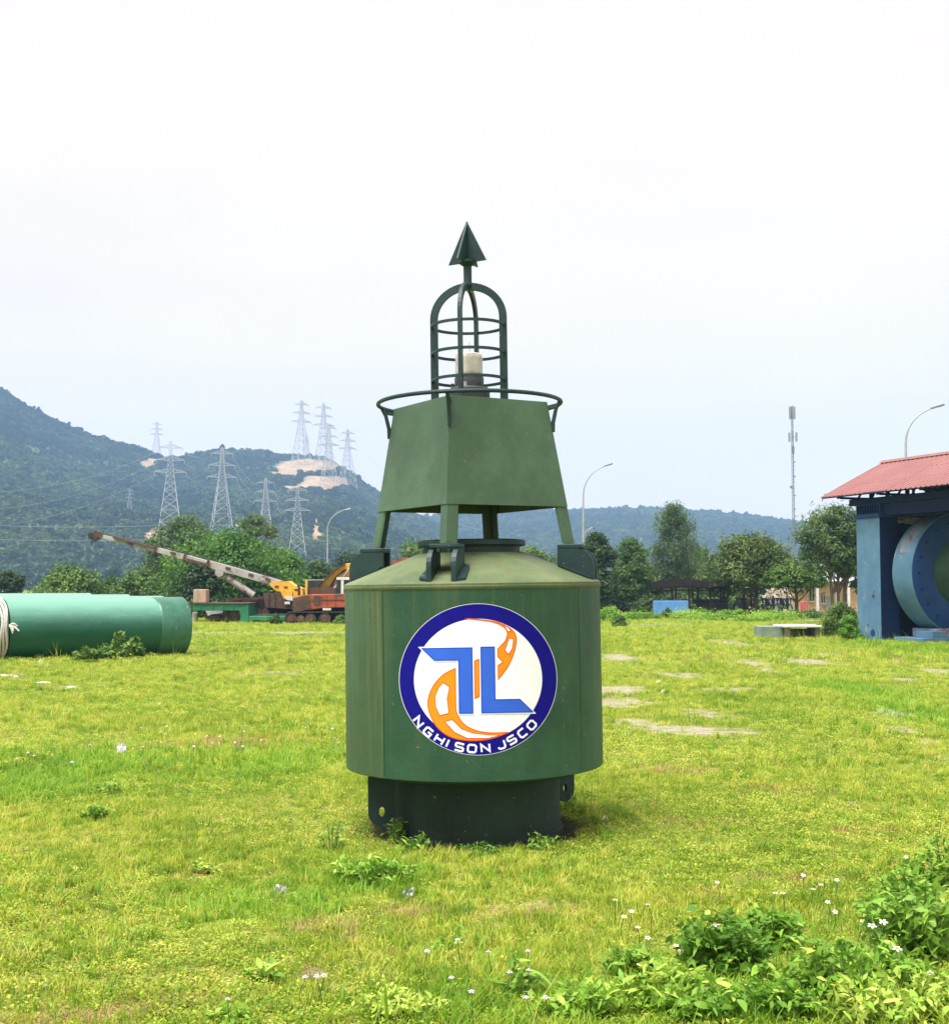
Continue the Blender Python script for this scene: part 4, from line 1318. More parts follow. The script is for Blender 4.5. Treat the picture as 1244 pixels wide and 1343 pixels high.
lamp(1187.3, 580, 1234, 531.5, 61, 'grey curved street lamp rising behind the red roof', M_lampd)
lamp(429.4, 694, 458, 667, 144, 'grey street lamp with white head left of the buoy', M_lampw)
lamp(319, 710, 311, 689.5, 100, 'short armed white headed lamp among the bright green tree crown', M_lampw)

YM = 150
M_mast = pmat('mast steel', (0.20, 0.21, 0.22), (0.15, 0.16, 0.17), 2, 0.6)
M_ant = pmat('antenna grey', (0.30, 0.31, 0.31), (0.25, 0.26, 0.26), 2, 0.6)
mast = thing('telecom_mast', (gx(1040.5, YM), YM, 0), 'slim grey telecom mast with antennas above the right trees', 'mast')
mx_, mt_ = gx(1040.8, YM), at(1040.8, 533, YM).z
b = MB()
for k in range(3):
    t = 2 * math.pi * k / 3 + 0.5
    b.tube([(mx_ + .17 * math.cos(t), YM + .17 * math.sin(t), 0), (mx_ + .12 * math.cos(t), YM + .12 * math.sin(t), mt_ - 1)], 0.03, 6)
b.build('mast_chord', M_mast, mast)
b = MB()
nz = 56
for i in range(nz):
    for k in range(3):
        t, t2 = 2 * math.pi * k / 3 + 0.5, 2 * math.pi * (k + 1) / 3 + 0.5
        z0, z1 = (mt_ - 1.2) * i / nz, (mt_ - 1.2) * (i + 1) / nz
        r0 = 0.17 - .05 * i / nz
        b.tube([(mx_ + r0 * math.cos(t), YM + r0 * math.sin(t), z0), (mx_ + r0 * math.cos(t2), YM + r0 * math.sin(t2), z1)], 0.014, 4)
b.build('lattice', M_mast, mast)
MB().tube([(mx_, YM, mt_ - 1.4), (mx_, YM, mt_ + 0.15)], 0.05, 8).build('top_pole', M_mast, mast)
for k in range(4):
    t = 2 * math.pi * k / 4 + 0.3
    MB().box((mx_ + .30 * math.cos(t), YM + .30 * math.sin(t), mt_ - 0.75), (.20, .12, 1.45), Matrix.Rotation(t, 3, 'Z')).build('antenna', M_ant, mast)
for k in range(3):
    t = 2 * math.pi * k / 3 + 0.1
    zz = at(1041, 573, YM).z
    MB().box((mx_ + .48 * math.cos(t), YM + .48 * math.sin(t), zz), (.22, .14, 1.1), Matrix.Rotation(t, 3, 'Z')).build('antenna', M_ant, mast)
    MB().tube([(mx_, YM, zz), (mx_ + .46 * math.cos(t), YM + .46 * math.sin(t), zz)], 0.03, 6).build('antenna_bracket', M_mast, mast)
MB().box((mx_ - .02, YM - .22, at(1041, 590, YM).z), (.3, .25, .9)).build('equipment_box', M_mast, mast)
for y_, dx in ((639, -.35), (606, .2), (625, .18), (650, .16), (668, .17)):
    zz = at(1041, y_, YM).z
    MB().box((mx_ + dx * .7, YM - .15, zz), (.28, .2, .28 if dx < 0 else .12)).build('dish' if dx < 0 else 'clamp', M_mast, mast)

# pylons: unit-height lattice, then copies
def pylon_proto():
    root = thing('pylon', (0, 0, 0), 'steel lattice pylon', 'pylon', 'power pylons on the hill')
    def hw(t): return float(np.interp(t, [0, .55, .72, 1.0], [.122, .050, .030, .010]))
    lv = [0, .14, .27, .38, .48, .56, .63, .69, .745, .80, .85, .90, .95, 1.0]
    b = MB()
    cs = ((-1, -1), (1, -1), (1, 1), (-1, 1))
    for i in range(len(lv) - 1):
        a0, a1 = hw(lv[i]), hw(lv[i + 1])
        th = 0.0058 if lv[i] < .5 else 0.0043
        for (x, y) in cs:
            b.beam((x * a0, y * a0, lv[i]), (x * a1, y * a1, lv[i + 1]), th)
        for k in range(4):
            (x0, y0), (x1, y1) = cs[k], cs[(k + 1) % 4]
            b.beam((x0 * a0, y0 * a0, lv[i]), (x1 * a1, y1 * a1, lv[i + 1]), th * .55)
            b.beam((x1 * a0, y1 * a0, lv[i]), (x0 * a1, y0 * a1, lv[i + 1]), th * .55)
            b.beam((x0 * a1, y0 * a1, lv[i + 1]), (x1 * a1, y1 * a1, lv[i + 1]), th * .5)
    b.build('tower_frame', M_pyl, root, False, True)
    for z, L_ in ((.93, .105), (.80, .12), (.67, .13)):
        w = hw(z)
        for s in (-1, 1):
            a = MB()
            tip = (s * (w + L_), 0, z + 0.004)
            for q in (-1, 1):
                a.beam((s * w, q * w, z), tip, .0055)
                a.beam((s * w, q * w, z + .035), tip, .0045)
                for t in (.3, .6):
                    a.beam((s * (w + L_ * t), q * w * (1 - t), z + .002), (s * (w + L_ * t * .8), q * w * (1 - t * .8), z + .035 * (1 - t * .8)), .003)
            oa = a.build('cross_arm', M_pyl, root, False, True)
            MB().tube([tip, (tip[0], 0, z - .03)], .003, 5).build('insulator', M_pyl, oa, False, True)
    return root
M_pyl = pmat('pylon steel', (0.50, 0.51, 0.52), (0.43, 0.44, 0.45), 2, 0.5, 0.2)
pp = pylon_proto()
def ground_hit(u, y, z_of, lo, hi):
    best = None
    for Y in np.linspace(lo, hi, 400):
        z = float(z_of(np.array([float(u)]), np.array([Y]))[0])
        py = HOR - (z - EYE) / Y * F
        if best is None or abs(py - y) < best[0]:
            best = (abs(py - y), Y, z)
    return best[1], best[2]
PY = [(203.5, 553, 604, 0.5, 'small grey pylon on the left skyline notch'), (222, 579, 700, 0.25, 'tall grey pylon behind the left tree, first of the big ones'),
      (169, 641, 676, 0.2, 'tiny wide armed pylon halfway up the left hillside'), (290, 587, 704, 0.35, 'tallest grey pylon standing behind the bright green tree'),
      (347.5, 627, 718, 0.3, 'pylon right of the tallest one, its foot behind trees'), (389.5, 636, 736, 0.15, 'pylon lowest on the slope, left of the white headed lamp'),
      (394, 525, 610, 0.6, 'hilltop pylon on the bare clearing, leftmost of the summit group'), (423, 529, 616, 0.5, 'hilltop pylon on the bare clearing, tall one in the middle'),
      (430.5, 556, 640, 0.4, 'hilltop pylon lower on the clearing, just right of the middle one'), (455, 563, 640, 0.55, 'rightmost pylon on the summit flank beside the buoy tower'),
      (401, 571, 606, 0.7, 'small faint pylon behind the summit clearing')]
ppos = []
for i, (u, yt, yb, rz, lab) in enumerate(PY):
    Y, z = ground_hit(u, yb, zL, 340, 985)
    if i in (0, 10): Y = 985.0; z = float(zL(np.array([u]), np.array([Y]))[0]) - 1
    top = at(u, yt, Y).z
    o = pp if i == 0 else copy_tree(pp)
    o.location = (gx(u, Y), Y, z - 0.5)
    H = top - z + 0.5
    o.scale = (H, H, H)
    o.rotation_euler = (0, 0, rz)
    o['label'] = lab
    ppos.append((Vector((gx(u, Y), Y, z - .5)), H, rz))
M_wire = pmat('wire', (0.32, 0.33, 0.34), (0.28, 0.29, 0.3), 1, 0.5)
def arm_tip(i, s, z):
    p, H, rz = ppos[i]
    w = {.93: .118, .80: .145, .67: .162}[z]
    return p + Vector((math.cos(rz) * s * w * H, math.sin(rz) * s * w * H, (z - .03) * H))
def wire(a, c, sag, label):
    pts = []
    for i in range(17):
        t = i / 16
        q = a.lerp(c, t); q.z -= sag * 4 * t * (1 - t)
        pts.append(q)
    o = MB().tube(pts, 0.018 + 0.00004 * a.y, 4).build('power_line', M_wire)
    prop(o, label, 'power line', 'power lines between pylons')
LN = {.93: 'top', .80: 'middle', .67: 'lowest'}
for (i, j, nm) in ((1, 3, 'between the two tall pylons behind the left trees'), (3, 4, 'from the tallest pylon to its right neighbour'), (4, 5, 'from the pylon right of the tallest to the lowest one')):
    for z in (.93, .80, .67):
        wire(arm_tip(i, 1, z), arm_tip(j, -1, z), 1.5, LN[z] + ' wire ' + nm)
for z in (.93, .80, .67):
    wire(arm_tip(1, -1, z), at(-120, 640 + (0.93 - z) * 200, 420), 7, LN[z] + ' wire running from the first tall pylon to the left edge')
    wire(arm_tip(9, 1, z), at(640, 655 + (0.93 - z) * 160, 700), 10, LN[z] + ' wire falling right from the rightmost summit pylon')
    wire(arm_tip(7, 1, z), at(650, 640 + (0.93 - z) * 150, 720), 10, LN[z] + ' wire falling right from the middle summit pylon')
for y_ in (684, 702):
    wire(at(-120, y_ - 2, 380), at(250, y_ + 3, 390), 1.5, ('upper' if y_ < 690 else 'lower') + ' of two pale wires crossing the left hillside')

# ------------------------------------------------------------------ blue machine with red roof (right edge)
M_bl = pmat('light blue paint', (0.115, 0.225, 0.325), (0.075, 0.16, 0.26), 1.3, 0.6, bmp=0.15, c3=(0.30, 0.33, 0.33), c3scale=2.5, c3lo=0.60, c3hi=0.72, spec=0.15)
M_bd = pmat('deep blue paint', (0.006, 0.018, 0.070), (0.005, 0.013, 0.05), 1.3, 0.6, c3=(0.05, 0.06, 0.08), c3lo=0.64, c3hi=0.72, spec=0.15)
M_bm = pmat('mid blue paint', (0.018, 0.058, 0.190), (0.013, 0.042, 0.145), 1.5, 0.55, bmp=0.1, c3=(0.09, 0.05, 0.04), c3scale=5, c3lo=0.68, c3hi=0.72, spec=0.15)
M_brust = pmat('blue paint gone to rust', (0.22, 0.26, 0.30), (0.12, 0.20, 0.30), 3, 0.7, c3=(0.22, 0.07, 0.06), c3scale=4, c3lo=0.54, c3hi=0.60)
M_red = pmat('red roof sheet', (0.29, 0.125, 0.118), (0.235, 0.098, 0.09), 0.7, 0.7, c3=(0.15, 0.06, 0.05), c3lo=0.56, c3hi=0.78, stretch=(1, 1, 1))
M_mould = pmat('green mould', (0.03, 0.13, 0.06), (0.015, 0.07, 0.035), 1.5, 0.45)
SH = thing('roofed_steel_frame', (10.75, 34.2, 0), 'blue steel portal frame under a corrugated red roof at right edge', 'shelter', None, R(19.9))
def sb(name, a, c, mat, par=None, bev=0.0):
    return MB().span(a, c).build(name, mat, par or SH, False, True, bev)
sb('pillar', (0, 0, 0), (0.58, 1.0, 3.30), M_bl, None, 0.02)
sb('front_plate', (0.004, -0.014, 0), (0.576, -0.004, 3.296), M_bd)
o_led = sb('ledge', (-0.04, -0.03, 3.30), (0.62, 1.03, 3.40), M_bm, None, 0.01)
cb = sb('comb_box', (0.02, 0.0, 3.40), (0.56, 1.0, 3.66), M_bm)
for i in range(9):
    sb('slot_fin', (-0.02, 0.05 + i * 0.108, 3.42), (0.03, 0.085 + i * 0.108, 3.64), M_bd, cb)
sb('eave_beam', (0.04, -7.5, 3.662), (0.50, 1.35, 3.84), M_bd)
sb('lower_beam', (0.10, -7.5, 3.34), (0.46, -0.05, 3.655), M_bd)
sb('pillar', (2.9, 0, 0), (3.5, 1.0, 3.66), M_bd)
sb('pillar', (0, -6.6, 0), (0.58, -5.9, 3.335), M_bl)
sb('cross_beam', (0.52, 0.3, 3.32), (2.9, 0.8, 3.80), M_bd)
sb('back_plate', (0.60, 0.45, 0.0), (2.88, 0.55, 3.30), M_bd)
sb('eave_beam', (3.0, -7.5, 3.662), (3.44, 1.35, 3.84), M_bd)
# trusses between beams and roof
XE, XR, XF, ZE, ZR_ = -0.42, 1.74, 3.90, 3.93, 5.00
def roofz(x): return ZE + (ZR_ - ZE) * (1 - abs(x - XR) / (XR - XE)) - 0.07
for yy in (1.3, -0.4, -2.1, -3.8, -5.5, -7.2):
    t = MB()
    t.beam((XE + .05, yy, roofz(XE + .05)), (XR, yy, roofz(XR)), .07, .07)
    t.beam((XR, yy, roofz(XR)), (XF - .05, yy, roofz(XF - .05)), .07, .07)
    t.beam((XE + .15, yy, 3.88), (XF - .15, yy, 3.88), .07, .06)
    for a_, c_ in ((.3, .75), (.75, 1.2), (1.2, 1.74), (2.28, 1.74), (2.73, 2.28), (3.18, 2.73)):
        t.beam((a_, yy, 3.88), (c_, yy, roofz(c_)), .045, .045)
    t.build('truss', M_bd, SH, False, True)
for k, xx in enumerate((XE + .06, .3, 1.0, 2.5, 3.2, XF - .06)):
    MB().beam((xx, -7.6, roofz(xx) + .034), (xx, 2.0, roofz(xx) + .034), .06, .05).build('purlin', M_bd, SH, False, True)
for yy in (0.6, -0.1, -0.9, -1.7, -2.5, -3.3):
    sb('short_post', (0.20, yy, 3.84), (0.28, yy + .08, 3.99), M_bd)
def roof_sheet(y0, y1, side, jitter):
    """one corrugated sheet, ribs running down the slope"""
    vs, fs = [], []
    pitch = 0.19
    prof = [(0, 0), (.35, 0), (.42, .028), (.58, .028), (.65, 0)]
    ys_ = []
    y = y0
    while y < y1 - 1e-6:
        for q, h in prof:
            if y + q * pitch <= y1 + 1e-6: ys_.append((y + q * pitch, h))
        y += pitch
    ys_.append((y1, 0))
    xe = XE if side < 0 else XF
    for (yy, h) in ys_:
        for t, dz in ((0, 0), (0.5, -0.008 * jitter), (1, 0)):
            xx = xe + (XR - xe) * t - (0.03 * jitter if t == 0 and side < 0 else 0)
            zz = ZE + (ZR_ - ZE) * t + h + dz
            vs += [(xx, yy, zz), (xx, yy, zz - 0.006)]
    k = 6
    for i in range(len(ys_) - 1):
        a = i * k; c = a + k
        for j in (0, 2):
            fs += [(a + j, c + j, c + j + 2, a + j + 2), (a + j + 1, a + j + 3, c + j + 3, c + j + 1)]
        fs += [(a, a + 1, c + 1, c), (a + 4, c + 4, c + 5, a + 5)]
    fs += [(0, 2, 3, 1), (2, 4, 5, 3)]
    e = (len(ys_) - 1) * k
    fs += [(e, e + 1, e + 3, e + 2), (e + 2, e + 3, e + 5, e + 4)]
    return MB().add(vs, fs).build('roof_sheet', M_red, SH, False, True)
y = 2.07
rr = random.Random(4)
while y > -7.6:
    roof_sheet(y - 0.95, y, -1, rr.uniform(-1, 1)); roof_sheet(y - 0.95, y, 1, rr.uniform(-1, 1))
    y -= 0.952
MB().prism([(XR - .16, 2.09, ZR_ - .035), (XR, 2.09, ZR_ + .055), (XR + .16, 2.09, ZR_ - .035), (XR, 2.09, ZR_ + .043)], (0, -9.7, 0)).build('ridge_cap', pmat('dull ridge', (.25, .10, .08), None, 3, .6), SH, False, True)
# rusty scars on the pillar
for (yy, zz, s) in ((0.30, 1.20, .06), (0.26, 1.32, .03), (0.55, 0.42, .03), (0.35, 0.22, .10)):
    MB().lathe([(s, -0.003), (s * .9, -0.006)], 9, (0, yy, zz), 'x').build('scar', M_rust if s < .08 else M_bm, SH, False, True)
sb('bolt_bracket', (0.58, 0.10, 1.22), (0.80, 0.22, 1.40), M_bd)

WM = thing('winding_ring', (10.75, 34.2, 0), 'big blue steel ring housing round a dark green pipe mould under the red roof', 'machine', None, R(19.9))
RX, RZc = 1.80, 1.80
b = MB().lathe([(1.36, -0.22), (1.58, -0.22), (1.60, -0.24), (1.60, -0.98), (1.58, -1.0)], 96, (RX, 0, RZc), 'y', False, False)
rim_o = b.build('ring_rim', M_bl, WM, True, True)
b = MB()
for i in range(14):        # patch of rust on the rim, upper left
    a0, a1 = R(118 + i * 3), R(121 + i * 3)
    rr_ = 1.603
    w0, w1 = -0.30 - 0.1 * random.random(), -0.93 + 0.25 * random.random()
    b.add([(RX + rr_ * math.cos(a0), w0, RZc + rr_ * math.sin(a0)), (RX + rr_ * math.cos(a1), w0, RZc + rr_ * math.sin(a1)),
           (RX + rr_ * math.cos(a1), w1, RZc + rr_ * math.sin(a1)), (RX + rr_ * math.cos(a0), w1, RZc + rr_ * math.sin(a0))], [(0, 1, 2, 3)])
b.build('rust_patch', M_brust, rim_o, False, True)
MB().lathe([(1.58, -1.0), (1.56, -1.012), (0.92, -1.012), (0.88, -1.0), (0.88, -0.3)], 96, (RX, 0, RZc), 'y', False, False).build('ring_face', M_bm, WM, True, True)
for i in range(20):
    t = 2 * math.pi * i / 20
    MB().lathe([(0.035, -1.012), (0.035, -1.035)], 6, (RX + 1.36 * math.cos(t), 0, RZc + 1.36 * math.sin(t)), 'y').build('bolt', M_bd, WM, False, True)
MB().lathe([(0.86, 0.2), (0.86, -0.55), (0.80, -0.68), (0.55, -0.78), (0.0, -0.82)], 72, (RX, 0, RZc), 'y', True, False).build('mould', M_mould, WM, True, True)
def wb(name, a, c, mat, bev=0.0):
    return MB().span(a, c).build(name, mat, WM, False, True, bev)
wb('base_plinth', (0.28, -1.30, -0.03), (3.4, -0.15, 0.13), M_bl, 0.01)
wb('base_block', (0.85, -1.12, 0.13), (2.75, -0.18, 0.36), M_brust, 0.02)
wb('side_step', (0.62, -1.26, 0.13), (1.05, -0.6, 0.30), M_bl, 0.01)
tb_ = MB().tube([(0.65, 0.28, 3.20), (1.05, 0.28, 3.21)], 0.055, 12)
tb_.build('pale_tube', pmat('pale green tube', (.32, .42, .2), None, 5, .4), WM, True, True)
MB().tube([(1.06, 0.28, 3.21), (1.9, 0.28, 3.22)], 0.075, 12).build('tube_sleeve', M_lens, WM, True, True)
for i in range(16):
    MB().lathe([(.055, 0), (.055, .05)], 10, (0.28, -0.55 - i * 0.16, 3.27), 'z').build('spring_coil', M_bd, SH, False, True)

# concrete trough and slab table left of it
tbl = thing('slab_table', (gx(1052, 36), 36, 0), 'low white topped slab table beside the bush by the blue pillar', 'table')
MB().pxbox(1027, 820.5, 1078, 823.2, 35.8, 1.3).build('table_top', pmat('white slab', (.66, .66, .62), (.5, .5, .47), 3, .6), tbl, bevel=0.015)
MB().pxbox(1030, 823.2, 1036, 838, 36.0, 0.9).build('leg', M_conc, tbl)
MB().pxbox(1069, 823.2, 1075, 838, 36.0, 0.9).build('leg', M_conc, tbl)
MB().pxbox(1036, 824.5, 1069, 836, 36.5, 0.1).build('back_panel', pmat('mossy concrete', (.12, .18, .13), (.07, .12, .09), 4, .9), tbl)
trg = MB().pxbox(997, 821.8, 1027, 837.5, 36.2, 0.9).build('concrete_trough', pmat('mossy grey concrete', (.22, .28, .21), (.13, .18, .14), 3, .9, bmp=.3), None, bevel=0.02)
prop(trg, 'mossy grey concrete trough block left of the slab table', 'trough')

# ------------------------------------------------------------------ shed, blue wall, house, motorbikes
YS = 61.0
M_shroof = pmat('dark brown sheet', (0.014, 0.011, 0.010), (0.009, 0.008, 0.008), 1.2, 1.0, c3=(0.03, 0.024, 0.02), spec=0.0)
M_shpost = pmat('dark post', (0.045, 0.035, 0.035), (0.03, 0.025, 0.025), 3, 0.8)
M_shpan = pmat('dark grey panel', (0.085, 0.09, 0.095), (0.05, 0.055, 0.06), 0.8, 0.8)
shd = thing('open_shed', (gx(920, YS), YS, 0), 'low open sided shed with dark sagging roof behind the blue wall', 'shed')
zf, zb_ = at(900, 771.5, YS).z, at(900, 761.5, YS + 4).z
for i in range(9):
    xa, xb = gx(867 + i * 14, YS), gx(867 + i * 14 + 14, YS) - 0.02
    b = MB()
    sag = 0.05 * math.sin(i * 1.1)
    b.prism([(xa, YS - .4, zf + sag), (xb, YS - .4, zf + sag), (xb + .6, YS + 4.2, zb_ + sag), (xa + .6, YS + 4.2, zb_ + sag)], (0, 0, 0.05))
    b.build('roof_sheet', M_shroof, shd)
b = MB().prism([(gx(855, YS), YS + .4, zf - .06), (gx(866.6, YS), YS - .4, zf), (gx(866.6, YS) + .6, YS + 4.2, zb_), (gx(868, YS), YS + 3.6, zb_ - .15)], (0, 0, 0.05))
b.build('roof_sheet', M_shroof, shd)
for x_ in (881, 903.5, 908.5, 931.5, 953.5, 976):
    MB().pxbox(x_ - 1, 771, x_ + 1, 808.5, YS, 0.09).build('post', M_shpost, shd)
for x_ in (886, 915, 945, 975):
    MB().pxbox(x_ - .8, 767, x_ + .8, 806, YS + 3.8, 0.09).build('post', M_shpost, shd)
MB().pxbox(868, 773.5, 985, 775, YS + .02, 0.07).build('tie_beam', M_shpost, shd)
for i in range(4):
    MB().pxbox(909 + i * 11.2, 785.5 + (i % 2) * .6, 919.8 + i * 11.2, 806.5, YS + 2.2, 0.06).build('wall_panel', M_shpan, shd)
MB().pxbox(907, 788.3, 955, 789.6, YS + 2.15, 0.05).build('rail', M_shpost, shd)
M_bw = pmat('bright blue wall paint', (0.10, 0.27, 0.62), (0.08, 0.22, 0.54), 2.0, 0.7, c3=(0.05, 0.12, 0.28), c3scale=3, c3lo=.66, c3hi=.74)
bw = MB().pxbox(857, 788, 902.3, 806.8, YS - 1.2, 0.25).build('low_wall', M_bw, None, bevel=0.02)
prop(bw, 'low bright blue painted wall in front of the shed', 'wall')

YH = 67.0
M_peach = pmat('peach wall', (0.74, 0.50, 0.33), (0.66, 0.43, 0.27), 0.9, 0.8, c3=(0.42, 0.28, 0.18))
M_hroof = pmat('pale sheet roof', (0.46, 0.47, 0.50), (0.34, 0.35, 0.38), 1.0, 0.5)
hs = thing('peach_house', (gx(1085, YH), YH, 0), 'small peach walled house with pale grey roof behind the right trees', 'house')
MB().pxbox(1032, 762, 1150, 808, YH, 5.0).build('wall', M_peach, hs)
za, zc_ = at(1085, 763, YH - .6).z, at(1085, 741, YH + 2.6).z
for i in range(9):
    xa = gx(1026 + i * 14.6, YH); xb = gx(1026 + (i + 1) * 14.6, YH) - .02
    MB().prism([(xa, YH - .7, za), (xb, YH - .7, za), (xb, YH + 2.5, zc_), (xa, YH + 2.5, zc_)], (0, 0, .05)).build('roof_sheet', M_hroof, hs)
    MB().prism([(xa, YH + 5.7, za), (xb, YH + 5.7, za), (xb, YH + 2.52, zc_), (xa, YH + 2.52, zc_)], (0, 0, .05)).build('roof_sheet', M_hroof, hs)
for (x0, x1, y0, y1) in ((1061.5, 1067, 769, 788), (1077, 1081, 780, 791), (1106, 1112, 778, 790)):
    w = MB().pxbox(x0 - .6, y0 - .6, x1 + .6, y1 + .6, YH - .05, .10).build('window', M_white, hs)
    MB().pxbox(x0, y0, x1, y1, YH - .07, .06).build('pane', M_glass, w)
    MB().pxbox((x0 + x1) / 2 - .25, y0, (x0 + x1) / 2 + .25, y1, YH - .09, .04).build('glazing_bar', M_white, w)
    MB().pxbox(x0 - 1, y1 + .6, x1 + 1, y1 + 1.6, YH - .16, .18).build('sill', M_white, w)
dr = MB().pxbox(1082, 783, 1090, 807, YH - .06, .12).build('door', pmat('grey door', (.33, .35, .36), None, 3, .6), hs)
MB().pxbox(1088, 794, 1089, 796, YH - .1, .05).build('handle', M_lampd, dr)
for x_ in (1072, 1098, 1113):
    MB().pxbox(x_ - 1.2, 764, x_ + 1.2, 808, YH - .9, .12).build('column', M_white, hs)
pk = MB().pxpoly([(1051, 803.5), (1051.3, 790), (1053, 788.5), (1057.5, 788.5), (1059.5, 790), (1059.5, 803.5)], YH - 1.6, .3).build('pink_panel', pmat('faded pink', (.50, .10, .11), (.42, .08, .09), 3, .7), None, bevel=.02)
prop(pk, 'small faded pink upright panel standing before the peach house', 'panel')

# motorbikes under the trees
M_mb = pmat('motorbike body', (0.03, 0.035, 0.06), (0.02, 0.02, 0.03), 6, 0.35)
def motorbike():
    root = thing('motorbike', (0, 0, 0), 'parked motorbike', 'motorbike', 'motorbikes parked under the trees')
    for s in (-.6, .6):
        w = MB().tube([(s + .27 * math.cos(2 * math.pi * i / 20), 0, .28 + .27 * math.sin(2 * math.pi * i / 20)) for i in range(20)], .045, 8, True).build('wheel', M_tyre, root, True, True)
        MB().lathe([(.05, -.04), (.2, -.012), (.2, .012), (.05, .04)], 14, (s, 0, .28), 'y').build('rim', M_galv, w, True, True)
    MB().prism([(-.75, -.09, .62), (-.5, -.09, .80), (0.05, -.09, .74), (.25, -.09, .52), (.2, -.09, .30), (-.35, -.09, .32)], (0, .18, 0)).build('body', M_mb, root, False, True, .03)
    MB().prism([(-.72, -.11, .80), (-.6, -.11, .86), (.0, -.11, .82), (.05, -.11, .74), (-.5, -.11, .76)], (0, .22, 0)).build('seat', M_tyre, root, False, True, .02)
    MB().prism([(.28, -.12, .45), (.42, -.12, .95), (.54, -.12, .98), (.50, -.12, .70), (.40, -.12, .40)], (0, .24, 0)).build('leg_shield', M_mb, root, False, True, .02)
    MB().tube([(.60, 0, .28), (.46, 0, .98)], .035, 8).build('fork', M_galv, root, True, True)
    hb = MB().tube([(.36, -.34, 1.02), (.46, -.15, .98), (.46, .15, .98), (.36, .34, 1.02)], .02, 8).build('handlebar', M_galv, root, True, True)
    for s in (-1, 1):
        MB().tube([(.40, s * .27, 1.0), (.38, s * .36, 1.2)], .012, 6).build('mirror_stalk', M_galv, hb, False, True)
        MB().box((.37, s * .38, 1.23), (.03, .17, .13)).build('mirror', M_white, hb, False, True, .01)
    MB().box((.56, 0, .92), (.08, .18, .14)).build('headlight', M_white, root, False, True, .02)
    return root
mbk = motorbike()
for i, (px, Y, rz, lab) in enumerate(((1000, 63.5, R(-100), 'motorbike parked beside the mango tree trunk, nearest the trunk'), (1009, 64.0, R(-75), 'motorbike second from the mango trunk in the parked row'),
                                      (1018, 64.3, R(-95), 'motorbike third from the mango trunk in the parked row'), (1028, 64.0, R(-80), 'motorbike at the right end of the row by the thin tree'),
                                      (976, 64.5, R(-60), 'motorbike alone left of the mango tree trunk'))):
    o = mbk if i == 0 else copy_tree(mbk)
    o.location = (gx(px, Y), Y, 0)
    o.rotation_euler = (0, 0, rz)
    o['label'] = lab

# ------------------------------------------------------------------ trees
M_bark = pmat('bark', (0.13, 0.10, 0.075), (0.075, 0.058, 0.045), 6, 0.95, bmp=0.5, bscale=25, stretch=(1, 1, .25))
M_barkp = pmat('pale bark', (0.30, 0.25, 0.20), (0.2, 0.165, 0.13), 6, 0.95, stretch=(1, 1, .25))
L_dark = leafmat('dark evergreen leaf', [(0.28, (0.028, 0.055, 0.018)), (0.5, (0.058, 0.105, 0.030)), (0.75, (0.125, 0.185, 0.055))], 0.45, 0.25, 0.6, 0.0, 3.0)
L_mid = leafmat('mid green leaf', [(0.28, (0.042, 0.090, 0.018)), (0.5, (0.095, 0.180, 0.034)), (0.75, (0.19, 0.29, 0.06))], 0.5, 0.3, 0.55, 0.0, 3.0)
L_bright = leafmat('bright green leaf', [(0.28, (0.035, 0.095, 0.014)), (0.5, (0.075, 0.185, 0.025)), (0.75, (0.16, 0.30, 0.05))], 0.5, 0.35, 0.55, 0.0, 3.0)
L_olive = leafmat('olive leaf', [(0.28, (0.044, 0.078, 0.018)), (0.5, (0.100, 0.155, 0.034)), (0.75, (0.20, 0.26, 0.07))], 0.5, 0.3, 0.6, 0.0, 3.0)
L_grey = leafmat('grey green leaf', [(0.28, (0.046, 0.088, 0.028)), (0.5, (0.105, 0.175, 0.058)), (0.75, (0.20, 0.29, 0.11))], 0.5, 0.3, 0.6, 0.0, 3.0)
L_weed = leafmat('weed leaf', [(0.20, (0.140, 0.295, 0.026)), (0.5, (0.275, 0.470, 0.050)), (0.80, (0.50, 0.62, 0.11))], 1.5, 0.35, 0.5, 0.7, 9.0)
L_weedd = leafmat('dark weed leaf', [(0.20, (0.105, 0.240, 0.024)), (0.5, (0.210, 0.400, 0.046)), (0.80, (0.40, 0.55, 0.10))], 1.5, 0.35, 0.45, 0.6, 9.0)

